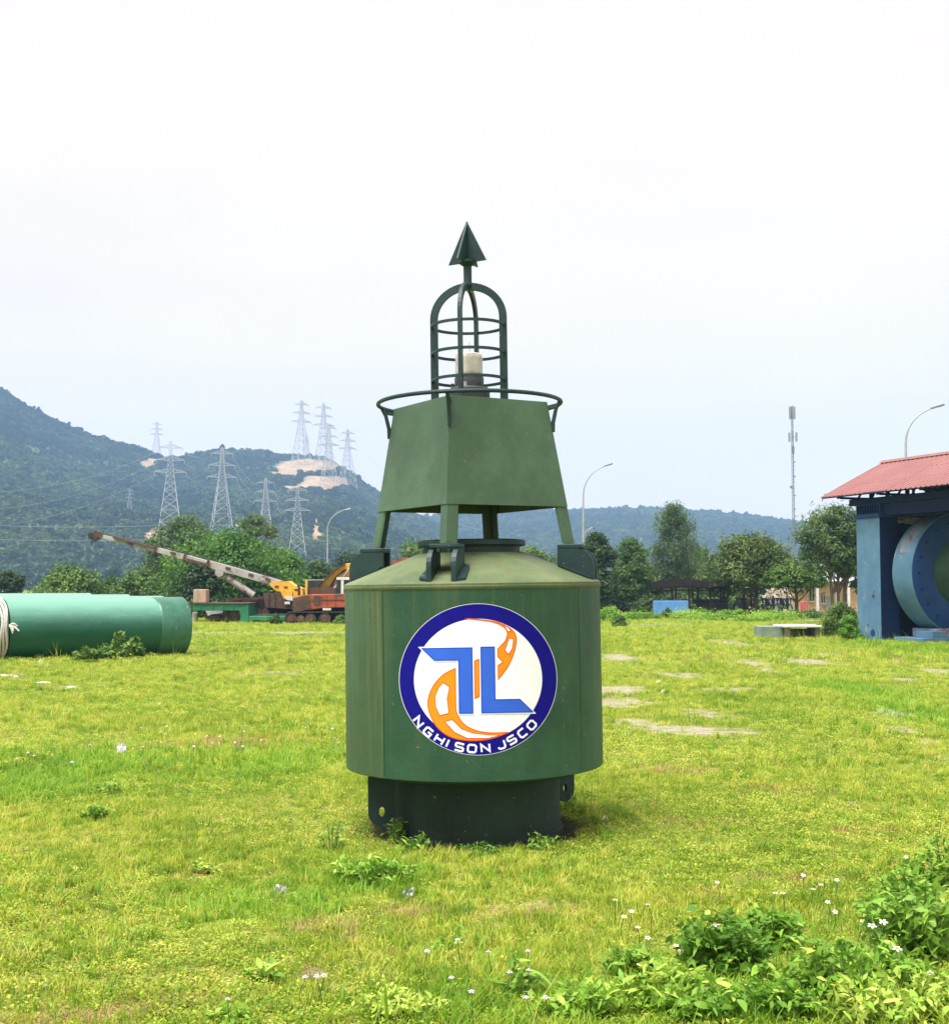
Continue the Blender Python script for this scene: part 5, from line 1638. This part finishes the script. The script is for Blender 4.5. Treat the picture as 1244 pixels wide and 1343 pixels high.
def tree(px, ytop, Y, wpx, label, mat, crown0=0.3, nl=6000, leaf=0.17, shape='round', droop=0.0, nclump=22, seed=0, bark=None, name='tree', trunks=1, lean=0.0, dy=0.6, name2='crown', group=None, base_z=0.0):
    """tapered trunk and limbs, crown of leaf-sized faces gathered in clumps"""
    r_ = np.random.default_rng(1000 + seed)
    nl = int(nl * 2.0)
    H = at(px, ytop, Y).z - base_z
    W = wpx * mpp(Y) / 2
    X0 = gx(px, Y)
    root = thing(name, (X0, Y, base_z), label, 'tree' if name2 == 'crown' else 'bush', group)
    zc0 = H * crown0
    C = []
    for i in range(nclump):
        t = (i + r_.random()) / nclump
        if shape == 'tall': prof = (math.sin(math.pi * min(1, t * 0.93 + 0.07)) ** 0.5) * (1 - 0.35 * t)
        elif shape == 'cone': prof = (1 - t) ** 0.7 + 0.12
        elif shape == 'umbrella': prof = 0.55 + 0.45 * math.sin(math.pi * (0.15 + t * 0.7)) if t < .75 else 0.75 * (1 - t) * 4 * .9 + .1
        elif shape == 'dome': prof = math.sqrt(max(0.0, 1 - t * t)) * 0.95 + .05
        else: prof = math.sqrt(max(0.02, 1 - (2 * t - 0.95) ** 2))
        a = i * 2.4 + r_.uniform(-.5, .5)
        q = prof * W * math.sqrt(r_.uniform(0.25, 1.0)) * 0.78
        cs = r_.uniform(0.17, 0.40) * W * (0.7 + 0.5 * prof)
        z = zc0 + (H - zc0) * (0.06 + 0.90 * t) - cs * 0.35
        C.append((q * math.cos(a) + lean * W * t, q * math.sin(a) * dy, max(z, cs * .6), cs))
    # let the crown reach its measured top and both sides
    zmax = max(c[2] + c[3] * .75 for c in C)
    C = [(c[0], c[1], c[2] * (H / zmax) if c[2] > zc0 else c[2], c[3]) for c in C]
    P, O, S = [], [], []
    wts = np.array([c[3] ** 2 for c in C]); wts = wts / wts.sum()
    for c, w in zip(C, wts):
        k = max(30, int(nl * w))
        d = r_.normal(size=(k, 3)); d /= np.linalg.norm(d, axis=1)[:, None]
        d[:, 2] = np.where(d[:, 2] < -0.3, d[:, 2] * 0.5, d[:, 2])
        rad = c[3] * (0.45 + 0.62 * r_.random(k) ** 0.6)
        lump = 1 + 0.35 * np.sin(d[:, 0] * 5 + c[0] * 3) * np.cos(d[:, 1] * 4 + c[2] * 2)
        pos = d * (rad * lump)[:, None] * np.array([1.15, 1.05, 0.75])
        if droop:
            pos[:, 2] -= droop * c[3] * r_.random(k) * 1.6
        P.append(pos + np.array(c[:3])); O.append(d)
    # loose twigs outside the clumps
    k = nl // 14
    ci = r_.choice(len(C), k, p=wts)
    cc = np.array([c[:3] for c in C])[ci]; ss = np.array([c[3] for c in C])[ci]
    d = r_.normal(size=(k, 3)); d /= np.linalg.norm(d, axis=1)[:, None]
    P.append(cc + d * (ss * r_.uniform(1.0, 1.5, k))[:, None]); O.append(d)
    P, O = np.concatenate(P), np.concatenate(O)
    P[:, 2] = np.maximum(P[:, 2], 0.05)
    V, Fq = leaf_quads(P, leaf * 0.56, r_, 0.35, O, droop, 0.5 if not droop else 0.34)
    npmesh(name2, V, Fq, mat, root)
    b = MB()
    rt = max(0.03, W * 0.055 + H * 0.008)
    for tk in range(trunks):
        ox = (tk - (trunks - 1) / 2) * W * 0.12
        lx = (tk - (trunks - 1) / 2) * W * 0.35 + lean * W * .3
        top = np.array([lx, 0, zc0 + (H - zc0) * 0.55])
        pts = []
        for i in range(7):
            t = i / 6
            pts.append((ox + (lx - ox) * t ** 1.5 + r_.normal(0, .03) * W * .3 * t, r_.normal(0, .02) * W, -0.05 + (top[2] + 0.05) * t))
        b.tube(pts, [rt / math.sqrt(trunks) * (1.15 - 0.85 * i / 6) for i in range(7)], 9)
        sel = [c for j, c in enumerate(C) if j % trunks == tk]
        for c in sel[:14]:
            s = r_.uniform(0.35, 0.9)
            p0 = np.array(pts[min(6, max(2, int(s * 6)))])
            if p0[2] > c[2]: p0 = np.array(pts[2])
            p1 = np.array(c[:3]); pm = (p0 + p1) / 2 + np.array([0, 0, -0.08 * np.linalg.norm(p1 - p0)])
            b.tube([tuple(p0), tuple(pm), tuple(p1)], [rt * .42, rt * .28, rt * .1], 6)
    b.build('trunk' if name2 == 'crown' else 'stem', bark or M_bark, root, True, True)
    return root

# left side
tree(240, 671, 78, 110, 'dark feathery tree rising behind the crane boom, left of the lamp', L_grey, .18, 9000, .20, 'round', .25, 30, 1, M_bark)
tree(214, 720, 82, 70, 'very dark low tree left of the feathery one, behind the boom', L_dark, .1, 5000, .2, 'round', 0, 18, 2)
tree(333, 673, 88, 66, 'olive tree poking up right of the short white headed lamp', L_olive, .3, 5000, .2, 'round', .2, 20, 3)
tree(300, 694, 62, 180, 'broad bright green layered tree behind the crane and trailer', L_bright, .12, 14000, .17, 'umbrella', 0, 46, 4, None, 'tree', 2)
tree(372, 722, 66, 70, 'bright green tree lobe beside the derelict crane cab', L_bright, .1, 6000, .16, 'round', 0, 20, 5)
tree(262, 735, 60, 70, 'dark green bushy tree directly above the trailer neck', L_dark, .05, 6000, .17, 'dome', 0, 22, 6)
tree(92, 739, 64, 106, 'rounded dark green tree showing above the left pipe', L_mid, .05, 7500, .16, 'dome', 0, 26, 7)
tree(12, 748, 70, 56, 'dark green tree at the left edge above the pipe', L_dark, .05, 4000, .17, 'dome', 0, 16, 8)
tree(186, 746, 66, 70, 'light green bushy tree above the right half of the pipe', L_mid, .05, 5500, .16, 'dome', 0, 20, 9)
tree(145, 757, 68, 60, 'low green bush tree between the two rounded trees', L_mid, .05, 3500, .16, 'dome', 0, 14, 10)
tree(415, 735, 80, 80, 'dark bushy tree behind the excavator cab frame', L_dark, .05, 5500, .18, 'dome', 0, 20, 11)
tree(462, 722, 85, 80, 'dark tree top peeping beside the left bracket of the buoy', L_dark, .1, 5000, .18, 'dome', 0, 18, 12)
tree(548, 708, 90, 90, 'dark tree visible between the legs of the buoy tower', L_mid, .1, 5000, .2, 'dome', 0, 18, 13)
tree(700, 716, 85, 80, 'green tree showing behind the hatch and right leg of the buoy', L_mid, .1, 5000, .18, 'dome', 0, 18, 14)
# right side
tree(782, 699, 70, 62, 'dark narrow tree immediately right of the buoy', L_dark, .1, 6500, .17, 'tall', 0, 24, 15)
tree(827, 704, 72, 72, 'layered mid green tree left of the tallest right tree', L_mid, .12, 7000, .17, 'tall', .2, 26, 16, M_barkp)
tree(884, 656, 78, 76, 'tallest tree on the right, oval with drooping grey green foliage', L_grey, .2, 9000, .15, 'tall', .55, 44, 17, M_barkp)
tree(921, 716, 82, 62, 'pale green tree tucked right of the tallest one', L_bright, .2, 4500, .18, 'tall', .2, 18, 18)
tree(848, 742, 76, 70, 'dark undergrowth tree beneath the tallest right tree', L_dark, .05, 4500, .17, 'dome', 0, 18, 19)
tree(985, 700, 60, 112, 'broad olive mango tree with thick dark trunk behind the trough', L_olive, .40, 10000, .15, 'round', 0, 34, 20, M_bark, 'tree', 2)
tree(948, 722, 66, 70, 'yellowish olive tree overhanging the shed roof', L_olive, .3, 5000, .16, 'round', .1, 20, 21)
tree(1043, 735, 58, 76, 'small dense tree with thin trunk in front of the peach house', L_mid, .62, 6500, .14, 'round', 0, 24, 22)
tree(1098, 661, 50, 104, 'open branched grey green tree leaning beside the blue pillar', L_grey, .43, 9000, .14, 'round', .2, 34, 23, M_bark, 'tree', 3)
tree(1135, 690, 55, 60, 'dark foliage behind the top of the blue pillar', L_dark, .3, 3500, .16, 'round', 0, 16, 24)
# dark belt behind the yard
for i, (px, yt, Y, w, lab, mt) in enumerate(((790, 752, 96, 90, 'dark thicket behind the trees right of the drum', L_dark), (850, 765, 97, 90, 'dark thicket left of and behind the shed', L_dark), (920, 757, 98, 110, 'dark thicket right behind the open shed', L_mid),
        (1000, 750, 99, 120, 'dark thicket behind the parked motorbikes', L_dark), (1085, 745, 100, 120, 'dark thicket behind the peach house', L_dark), (1170, 740, 101, 120, 'dark thicket behind the blue machine', L_dark),
        (470, 760, 94, 130, 'dark thicket behind the excavator and buoy', L_dark), (360, 762, 95, 120, 'dark thicket behind the crane tracks', L_dark), (290, 768, 96, 100, 'dark thicket behind the trailer', L_dark),
        (590, 755, 97, 150, 'dark thicket hidden mostly by the buoy drum', L_dark), (700, 755, 96, 120, 'dark thicket behind the right of the buoy', L_dark),
        (800, 784, 72, 70, 'low dark scrub at the tree feet right of the drum', L_dark), (855, 786, 71, 60, 'low dark scrub behind the blue wall', L_dark), (930, 783, 70, 80, 'low dark scrub inside the back of the shed', L_dark),
        (975, 784, 71, 60, 'low dark scrub behind the mango trunk', L_dark), (1020, 786, 70, 50, 'low dark scrub behind the motorbike row', L_dark), (420, 785, 57, 80, 'low dark scrub behind the excavator tracks', L_dark),
        (345, 787, 58, 80, 'low dark scrub behind the crane chassis', L_dark), (275, 785, 58, 70, 'low dark scrub under the trailer neck', L_dark), (490, 785, 60, 90, 'low dark scrub behind the drum, left', L_dark))):
    tree(px, yt, Y, w, lab, mt, .02, 3000, .2, 'dome', 0, 26, 70 + i, None, 'thicket', 3, 0, .4, 'foliage')
# bushes
tree(1100, 790, 36.6, 62, 'dark bush crowding the foot of the blue pillar', L_mid, .02, 5200, .06, 'dome', 0, 22, 31, None, 'bush', 3, 0, .7, 'foliage')
tree(1112, 806, 34.6, 34, 'bright small bush right at the pillar base', L_weed, .02, 1800, .05, 'dome', 0, 12, 32, None, 'bush', 3, 0, .7, 'foliage')
for i, (px, yt, Y, w, lab, mt) in enumerate(((1060, 800, 56, 40, 'low green shrub before the small tree at the house', L_mid), (800, 795, 52, 40, 'yellow green shrub just right of the buoy drum', L_weed),
        (811, 806, 46, 20, 'small dark shrub on the lawn right of the drum', L_mid), (874, 798, 57.5, 16, 'little shrub growing against the blue wall', L_mid), (950, 800, 57, 26, 'light green shrub left of the mango trunk', L_weed),
        (966, 799, 56, 20, 'round light shrub right beside the mango trunk', L_weed), (362, 806, 48.2, 18, 'weed bush at the front of the rusty tracks', L_mid), (447, 806, 48.2, 20, 'weed bush against the excavator track at the drum', L_mid),
        (905, 803, 55, 60, 'long low yellow green weeds in front of the blue wall', L_weed), (1015, 807, 54, 70, 'long low weed band in front of the motorbikes', L_weed), (840, 805, 55, 50, 'weed patch between shrub and concrete strip', L_weed),
        (930, 809, 53, 50, 'low weed band before the shed posts', L_weed), (985, 809, 52, 50, 'weeds under the mango trunk', L_weed))):
    tree(px, yt, Y, w, lab, mt, .02, 1600 if w < 30 else 3000, .055 if Y < 50 else .075, 'dome', 0, 12 if w < 30 else 22, 40 + i, None, 'bush', 2, 0, .8, 'foliage')

# ------------------------------------------------------------------ weeds, flowers and litter near the camera
def leaf_mesh(name, L_, W_, mat, fold=0.25, curl=0.25, n_=6):
    vs, fs = [], []
    for i in range(n_ + 1):
        t = i / n_
        w = W_ / 2 * (math.sin(math.pi * min(1, t * 0.92 + 0.06)) ** 0.8) * (1 - 0.35 * t)
        if i == n_: w = 0.0006
        zz = -curl * L_ * t * t
        vs += [(t * L_, -w, zz + fold * w), (t * L_, 0, zz), (t * L_, w, zz + fold * w)]
    for i in range(n_):
        a = i * 3
        fs += [(a, a + 1, a + 4, a + 3), (a + 1, a + 2, a + 5, a + 4)]
    me = bpy.data.meshes.new(name)
    me.from_pydata(vs, [], fs)
    me.polygons.foreach_set('use_smooth', [True] * len(fs))
    me.materials.append(mat)
    return me
LEAFM = [leaf_mesh('leaf', .060, .026, L_weed), leaf_mesh('leaf', .046, .018, L_weed, .3, .4), leaf_mesh('leaf', .074, .026, L_weedd, .2, .45), leaf_mesh('leaf', .048, .024, L_weedd, .3, .2)]
M_stem = pmat('green stem', (0.10, 0.17, 0.04), (0.07, 0.12, 0.03), 20, 0.7)
M_pet = pmat('white petal', (0.80, 0.79, 0.78), (0.72, 0.68, 0.72), 60, 0.6)
M_pink = pmat('mauve petal', (0.62, 0.47, 0.62), (0.55, 0.40, 0.56), 60, 0.6)
M_ycen = pmat('yellow flower centre', (0.70, 0.42, 0.02), (0.55, 0.30, 0.02), 60, 0.7)

def weed(px, py, wpx, hpx, label, nleaf, nfill, mats=(0, 1), seed=0, stems=9, leaf_fill=.022, fillmat=None, flowers=(), lscale=1.0):
    """low leafy weed: stems, big leaves one by one, small inner leaves as one mass"""
    r_ = random.Random(seed); rn = np.random.default_rng(seed)
    Y = gd(py); X = gx(px, Y)
    W, H = wpx * mpp(Y) / 2, hpx * mpp(Y) * (0.88 if hpx > 50 else 1.0)
    z0 = float(ground_z(np.array([X]), np.array([Y]))[0])
    root = thing('weed_plant', (X, Y, z0), label, 'plant', 'leafy weeds in the lawn')
    tips = []
    sb_ = MB()
    for i in range(stems):
        a = 2.4 * i; q = W * math.sqrt((i + .5) / stems)
        e = Vector((q * math.cos(a), q * math.sin(a) * .7, H * (1.05 - 0.55 * (q / W) ** 2) * r_.uniform(.40, 1.12)))
        p0 = Vector((e.x * .45, e.y * .45, 0))
        pts = [p0, p0.lerp(e, .5) + Vector((0, 0, H * .12)), e]
        sb_.tube(pts, [.004, .003, .0018], 5)
        tips.append(pts)
    sb_.build('stem', M_stem, root, True, True)
    for i in range(nleaf):
        pts = tips[i % stems]
        t = r_.random() ** .6
        p = pts[0].lerp(pts[1], t * 2) if t < .5 else pts[1].lerp(pts[2], t * 2 - 1)
        p = p + Vector((r_.gauss(0, .03), r_.gauss(0, .03), r_.gauss(0, .012))) * (1.0 if t < .85 else .5)
        p.z = max(p.z, .02)
        o = bpy.data.objects.new('leaf', LEAFM[mats[r_.randrange(len(mats))]])
        COL.objects.link(o); o.parent = root
        o.location = p
        o.rotation_euler = (r_.gauss(0, .35), r_.uniform(-.75, .35), r_.uniform(0, 6.28))
        s = r_.uniform(.45, 1.25) * lscale
        o.scale = (s, s * r_.uniform(.7, 1.2), s)
    if nfill:
        nfill = int(nfill * 1.6)
        a = rn.uniform(0, 6.28, nfill); q = W * np.sqrt(rn.random(nfill))
        ti = rn.integers(0, stems, nfill)
        E = np.array([tuple(p[2]) for p in tips])[ti]; B = np.array([tuple(p[0]) for p in tips])[ti]
        tt = rn.random(nfill)[:, None] ** .7
        P = B + (E - B) * tt + rn.normal(0, 1, (nfill, 3)) * np.array([W * .13, W * .10, H * .10])
        P[:, 2] = np.clip(P[:, 2], .01, H * 1.05)
        V, Fq = leaf_quads(P, leaf_fill, rn, .5, None, 0, .45)
        o = npmesh('inner_foliage', V, Fq, fillmat or L_weed, root)
        o['kind'] = 'stuff'
    for fx, fy in flowers:
        flower(fx, fy, Y - W * .1, root)
    return root

def flower_geo(size, petmat, cen=True):
    b = MB()
    for k in range(5):
        t = 2 * math.pi * k / 5
        d = Vector((math.cos(t), math.sin(t), 0)); s = Vector((-d.y, d.x, 0))
        vs = [d * size * .12, d * size * .35 + s * size * .20, d * size * .9 + s * size * .24 + Vector((0, 0, -.08 * size)), d * size + Vector((0, 0, -.05 * size)), d * size * .9 - s * size * .24 + Vector((0, 0, -.08 * size)), d * size * .35 - s * size * .20]
        b.add(vs, [(0, 1, 2, 3, 4, 5)])
    return b
def flower(px, py, Y, parent=None, label=None, size=.019, pet=None, hh=None, group=None):
    top = at(px, py, Y)
    z0 = float(ground_z(np.array([top.x]), np.array([Y]))[0])
    r_ = random.Random(int(px * 7 + py))
    if parent is None:
        root = thing('wildflower', (top.x, Y, z0), label, 'flower', group)
        off = Vector((top.x, Y, z0))
    else:
        root = parent; off = Vector(parent.location)
    tilt = Matrix.Rotation(R(r_.uniform(-5, 38)), 3, 'X') @ Matrix.Rotation(r_.uniform(0, 6), 3, 'Z')
    g = flower_geo(size, None)
    me_v = [tilt @ Vector(v) + top - off for v in g.v]
    hd = MB(); hd.v = [tuple(v) for v in me_v]; hd.f = g.f
    fl = hd.build('flower_head' if parent is not None else 'petals', pet or M_pet, root, False, True)
    c = MB().lathe([(.0, .005), (size * .30, .004), (size * .34, 0.0), (size * .2, -.006), (.001, -.008)], 10)
    c.v = [tuple(tilt @ Vector(v) + top - off) for v in c.v]
    c.build('flower_centre', M_ycen if pet is None else pet, fl if parent is not None else root, True, True)
    base = Vector((top.x + r_.uniform(-.03, .03), Y + r_.uniform(.0, .05), z0)) - off
    t2 = top - off - tilt @ Vector((0, 0, .006))
    MB().tube([base, base.lerp(t2, .55) + Vector((r_.uniform(-.008, .008), 0, 0)), t2], [.0022, .0018, .0014], 5).build('stalk', M_stem, fl if parent is not None else root, True, True)
    return root

weed(1196, 1252, 150, 128, 'big dark leafed weed bush at the right edge with white daisies', 150, 900, (2, 3, 1), 1, 18, .026, L_weedd)
weed(1085, 1322, 150, 90, 'tangled weed clump at lower right corner between the two bushes', 110, 900, (0, 1), 2, 14, .020)
weed(940, 1268, 130, 92, 'broad leafed weed bush right of centre foreground with a daisy', 130, 800, (0, 3, 2), 3, 16, .024, L_weedd)
weed(1010, 1325, 170, 62, 'low spreading weed in front of the broad leafed bush', 110, 800, (0, 1), 4, 14, .020)
weed(860, 1318, 120, 60, 'low weed clump left of the lower right bushes', 80, 600, (0, 1, 3), 5, 12, .020)
weed(1215, 1335, 110, 60, 'grassy weed in the extreme lower right corner', 60, 600, (0, 1), 6, 10, .018)
weed(490, 1152, 120, 40, 'bright leafed weed patch in front of the buoy foot, left', 110, 500, (0, 0, 1), 7, 14, .018)
weed(683, 1300, 56, 58, 'dark leafed weed with mauve flowers at bottom centre', 34, 120, (2, 2, 3), 8, 6, .016, L_weedd)
weed(590, 1240, 46, 30, 'small grey green weed left of the mauve flowered one', 20, 80, (1, 3), 9, 5, .015)
weed(150, 1042, 40, 26, 'small dark weed tuft on the left lawn, upper of two', 18, 200, (3,), 10, 5, .014, L_weedd)
weed(132, 1076, 42, 22, 'small dark weed tuft on the left lawn, lower of two', 18, 200, (3,), 11, 5, .014, L_weedd)
weed(272, 1142, 50, 16, 'low brownish weed patch left of the buoy foot', 14, 260, (1,), 12, 6, .014)
weed(745, 1062, 36, 30, 'pale weed growing behind the right of the foot', 24, 120, (0, 1), 13, 6, .016)
weed(438, 1110, 40, 46, 'wispy dark weed stalk left of the buoy foot', 14, 60, (3,), 14, 6, .012, L_weedd)
weed(350, 1280, 44, 26, 'pale broad leafed seedling near the bottom left clod', 16, 60, (0,), 15, 5, .016)
weed(310, 1338, 60, 30, 'pale leaves at the bottom edge left of centre', 20, 90, (0, 1), 16, 5, .018)
weed(1140, 1290, 130, 80, 'mid green weeds filling the gap left of the right edge bush', 110, 700, (0, 1, 3), 31, 14, .022)
weed(905, 1335, 130, 50, 'leafy weeds at the bottom edge below the broad leafed bush', 80, 600, (0, 1), 32, 12, .019)
weed(1000, 1238, 110, 56, 'lighter weeds between the broad leafed bush and right bush', 80, 600, (0, 0, 1), 33, 12, .019)
weed(1130, 1342, 150, 66, 'leafy weeds along the lower right bottom edge', 90, 700, (0, 1), 34, 12, .019)
weed(820, 1270, 80, 34, 'thin weeds on the left flank of the lower right growth', 40, 300, (0, 1), 35, 9, .016)
weed(1235, 1160, 90, 70, 'tall weeds leaning in at the right edge behind the bush', 60, 400, (0, 1), 36, 10, .022)
weed(1180, 1200, 120, 70, 'upper part of the right edge weeds, spreading back', 90, 600, (0, 1, 3), 17, 14, .022)
weed(530, 1325, 120, 40, 'fresh green weed patch at bottom centre left', 50, 500, (0, 1), 18, 10, .016)
weed(760, 1330, 120, 46, 'fresh green weed patch at bottom centre right', 60, 500, (0, 1), 19, 10, .017)
for (px, py, w, h, lab, sd2) in ((120, 868, 50, 22, 'weeds growing against the near pipe, left clump', 21), (152, 866, 46, 34, 'weeds growing against the near pipe, tallest clump', 22), (177, 864, 26, 26, 'weeds growing against the near pipe, right clump', 23)):
    weed(px, py, w, h, lab, 60, 500, (0, 3), sd2, 10, .05, L_mid, (), 2.4)

for (px, py, w, h, lab, sd2) in ((545, 1112, 50, 26, 'dark weed tuft leaning on the left front of the foot', 41), (628, 1118, 60, 20, 'low weeds along the middle front of the foot', 42),
                                 (712, 1112, 46, 28, 'weed sprig at the right front of the foot', 43), (522, 1098, 30, 34, 'thin weeds beside the left lug', 44)):
    weed(px, py, w, h, lab, 22, 160, (1, 3), sd2, 8, .013, L_weedd)
# flowers: photo positions, named by their order from the left
ORD = ['first', 'second', 'third', 'fourth', 'fifth', 'sixth', 'seventh', 'eighth', 'ninth', 'tenth', 'eleventh', 'twelfth', 'thirteenth', 'fourteenth', 'fifteenth', 'sixteenth', 'seventeenth',
       'eighteenth', 'nineteenth', 'twentieth', 'twenty-first', 'twenty-second', 'twenty-third', 'twenty-fourth']
def flowers(P, dy, what, size, pet, group):
    for k, (fx, fy) in enumerate(sorted(P)):
        flower(fx, fy, gd(fy + dy), None, '%s, %s from the left' % (what, ORD[k]), size, pet, group=group)
rf = random.Random(12)
flower(937, 1212, gd(1267), None, 'white daisy with yellow eye over the broad leafed bush', .018)
flowers(((1186, 1178), (1143, 1214), (1158, 1209), (1176, 1244)), 55, 'large white daisy in the right edge weeds', .018, None, 'white daisies in the weeds')
flowers(((1085, 1183), (1095, 1196), (1131, 1208), (1066, 1166), (1097, 1154), (1076, 1160), (1053, 1148), (940, 1157), (836, 1216), (849, 1230), (893, 1246), (886, 1240), (861, 1268), (905, 1280), (828, 1195),
         (818, 1202), (806, 1180), (849, 1186), (1016, 1171), (1026, 1171), (1188, 1124), (1220, 1276), (980, 1292)), 26, 'small white daisy in the lower right grass', .012, None, 'small white daisies in the lower right grass')
flowers(((640, 1248), (692, 1247), (693, 1272), (668, 1275), (600, 1232), (592, 1282), (715, 1308), (690, 1308), (415, 1280), (425, 1279), (400, 1281), (299, 1310), (560, 1247), (618, 1300)), 40,
        'small mauve flower in the bottom grass', .012, M_pink, 'mauve flowers in the bottom grass')
fp_ = []
for i in range(24):
    fx, fy = rf.uniform(180, 450), rf.uniform(952, 985)
    if rf.random() < .3: fx, fy = rf.uniform(0, 130), rf.uniform(975, 1000)
    fp_.append((fx, fy))
flowers(fp_, 16, 'tiny pinkish flower on the left lawn', .013, M_pink, 'pinkish flowers on the left lawn')
# long stray blades at the bottom edge
def stray(px, py, ex_, ey_, label):
    Y = gd(py)
    a = Vector((gx(px, Y), Y, float(ground_z(np.array([gx(px, Y)]), np.array([Y]))[0]))); c = at(ex_, ey_, Y - .1)
    vs, fs = [], []
    for i in range(8):
        t = i / 7
        p = a.lerp(c, t) + Vector((0, 0, .05 * math.sin(math.pi * t)))
        w = .006 * (1 - t) ** .6 + .0006
        vs += [p + Vector((-w, 0, 0)), p + Vector((0, -w * .5, -.001)), p + Vector((w, 0, 0))]
        if i: k = 3 * (i - 1); fs += [(k, k + 1, k + 4, k + 3), (k + 1, k + 2, k + 5, k + 4)]
    o = MB().add(vs, fs).build('grass_blade', M_lush, None, True)
    prop(o, label, 'grass blade')
stray(425, 1342, 470, 1312, 'long arched grass blade at the bottom edge left of centre')
stray(700, 1320, 745, 1305, 'dry looking long blade right of the mauve flowered weed')
stray(1120, 1325, 1105, 1265, 'tall grass blade standing in the lower right weeds')
stray(510, 1340, 503, 1290, 'tall upright grass blade at bottom centre left')
stray(905, 1335, 925, 1285, 'tall grass blade in the weeds right of bottom centre')

# litter and stones
def stone(px, py, w, h, label, mat, name='stone', cat='stone', seed=0, flatn=.6):
    r_ = random.Random(seed + int(px))
    Y = gd(py); X = gx(px, Y)
    bm = bmesh.new()
    bmesh.ops.create_icosphere(bm, subdivisions=2, radius=1.0)
    a, c = w * mpp(Y) / 2, h * mpp(Y)
    for v in bm.verts:
        k = 1 + r_.uniform(-.16, .16)
        v.co = Vector((v.co.x * a * k, v.co.y * a * .7 * k, max(-.25, v.co.z) * c * .8 * k))
    me = bpy.data.meshes.new(name); bm.to_mesh(me); bm.free(); me.materials.append(mat)
    o = bpy.data.objects.new(name, me); COL.objects.link(o)
    o.location = (X, Y, float(ground_z(np.array([X]), np.array([Y]))[0]) + .004)
    o.rotation_euler = (0, 0, r_.uniform(-.4, .4))
    return prop(o, label, cat)
M_stone = pmat('pale stone', (0.58, 0.55, 0.50), (0.42, 0.39, 0.35), 14, .9, bmp=.3)
M_clod = pmat('brown clod', (0.22, 0.15, 0.09), (0.13, 0.09, 0.055), 14, 1.0, bmp=.6)
M_plast = pmat('white plastic', (0.55, 0.55, 0.56), (0.42, 0.42, 0.44), 10, .4)
stone(410, 1272, 42, 12, 'brown earth clod in the grass at lower left of centre', M_clod, 'earth_clod', 'clod')
stone(790, 1075, 11, 8, 'round white pebble right of the buoy foot', M_stone)
stone(862, 895, 8, 5, 'white stone in the grass right of the drum', M_stone)
stone(868, 909, 6, 5, 'smaller white stone beside a bare patch right of the drum', M_stone)
stone(796, 912, 8, 5, 'dark stone by the bare patch near the drum', M_clod)
stone(1174, 868, 26, 6, 'dark brown twiggy clod before the blue machine', M_clod, 'earth_clod', 'clod')
stone(70, 1288, 8, 7, 'pinkish pebble at the lower left', M_stone)
stone(212, 925, 6, 4, 'tiny pale stone on the left lawn', M_stone)
stone(8, 888, 14, 5, 'pale rubble piece at the left edge, outer', M_stone, 'rubble', 'rubble')
stone(24, 890, 8, 5, 'pale rubble piece at the left edge, inner', M_stone, 'rubble', 'rubble')
stone(56, 870, 7, 6, 'white lump in front of the roped pipe joint', M_stone, 'rubble', 'rubble')
stone(126, 863, 20, 5, 'pinkish rubble in front of the pipe weeds', pmat('pinkish rubble', (.55, .38, .30), (.42, .30, .24), 9, .9), 'rubble', 'rubble')
stone(60, 897, 22, 4, 'flat pale rubble slab on the left lawn, left one', M_stone, 'rubble', 'rubble')
stone(98, 902, 22, 4, 'flat pale rubble slab on the left lawn, right one', M_stone, 'rubble', 'rubble')
def sheet(px, py, w, h, label, name, cat, seed):
    r_ = random.Random(seed)
    Y = gd(py); X = gx(px, Y); z = float(ground_z(np.array([X]), np.array([Y]))[0])
    a, c = w * mpp(Y) / 2, h * mpp(Y)
    vs, fs = [], []
    N_ = 6
    for j in range(N_ + 1):
        for i in range(N_ + 1):
            u, v = i / N_ * 2 - 1, j / N_
            vs.append((X + a * u * (1 - .25 * v * v) + r_.gauss(0, .004), Y + v * c * .5 + r_.gauss(0, .008), z + .012 + c * v + r_.gauss(0, .010)))
    for j in range(N_):
        for i in range(N_):
            q = j * (N_ + 1) + i
            fs.append((q, q + 1, q + N_ + 2, q + N_ + 1))
    k = len(vs)
    vs += [(x_, y_ + .006, z_ - .004) for x_, y_, z_ in vs]
    fs += [(k + f[3], k + f[2], k + f[1], k + f[0]) for f in fs]
    o = MB().add(vs, fs).build(name, M_plast, None, True)
    prop(o, label, cat)
sheet(163, 988, 13, 10, 'crumpled white plastic bag on the left lawn', 'plastic_bag', 'bag', 1)
sheet(536, 1174, 15, 7, 'small white plastic scrap in front of the buoy', 'plastic_scrap', 'litter', 2)
sheet(372, 1168, 18, 5, 'pale flattened paper scrap left of the buoy foot', 'paper_scrap', 'litter', 3)

# ------------------------------------------------------------------ haze
m = bpy.data.materials.new('haze air'); m.use_nodes = True
n, l = m.node_tree.nodes, m.node_tree.links
n.clear()
mo = n.new('ShaderNodeOutputMaterial'); vol = n.new('ShaderNodeVolumePrincipled')
vol.inputs['Color'].default_value = (0.38, 0.61, 1.0, 1)
vol.inputs['Density'].default_value = 0.00040
vol.inputs['Anisotropy'].default_value = 0.0
l.new(vol.outputs['Volume'], mo.inputs['Volume'])
hzb = MB().span((-2200, -130, -4), (2200, 1760, 215)).build('haze', m)
prop(hzb, 'thin pale blue haze filling the air over yard and hills', None, None, 'stuff')
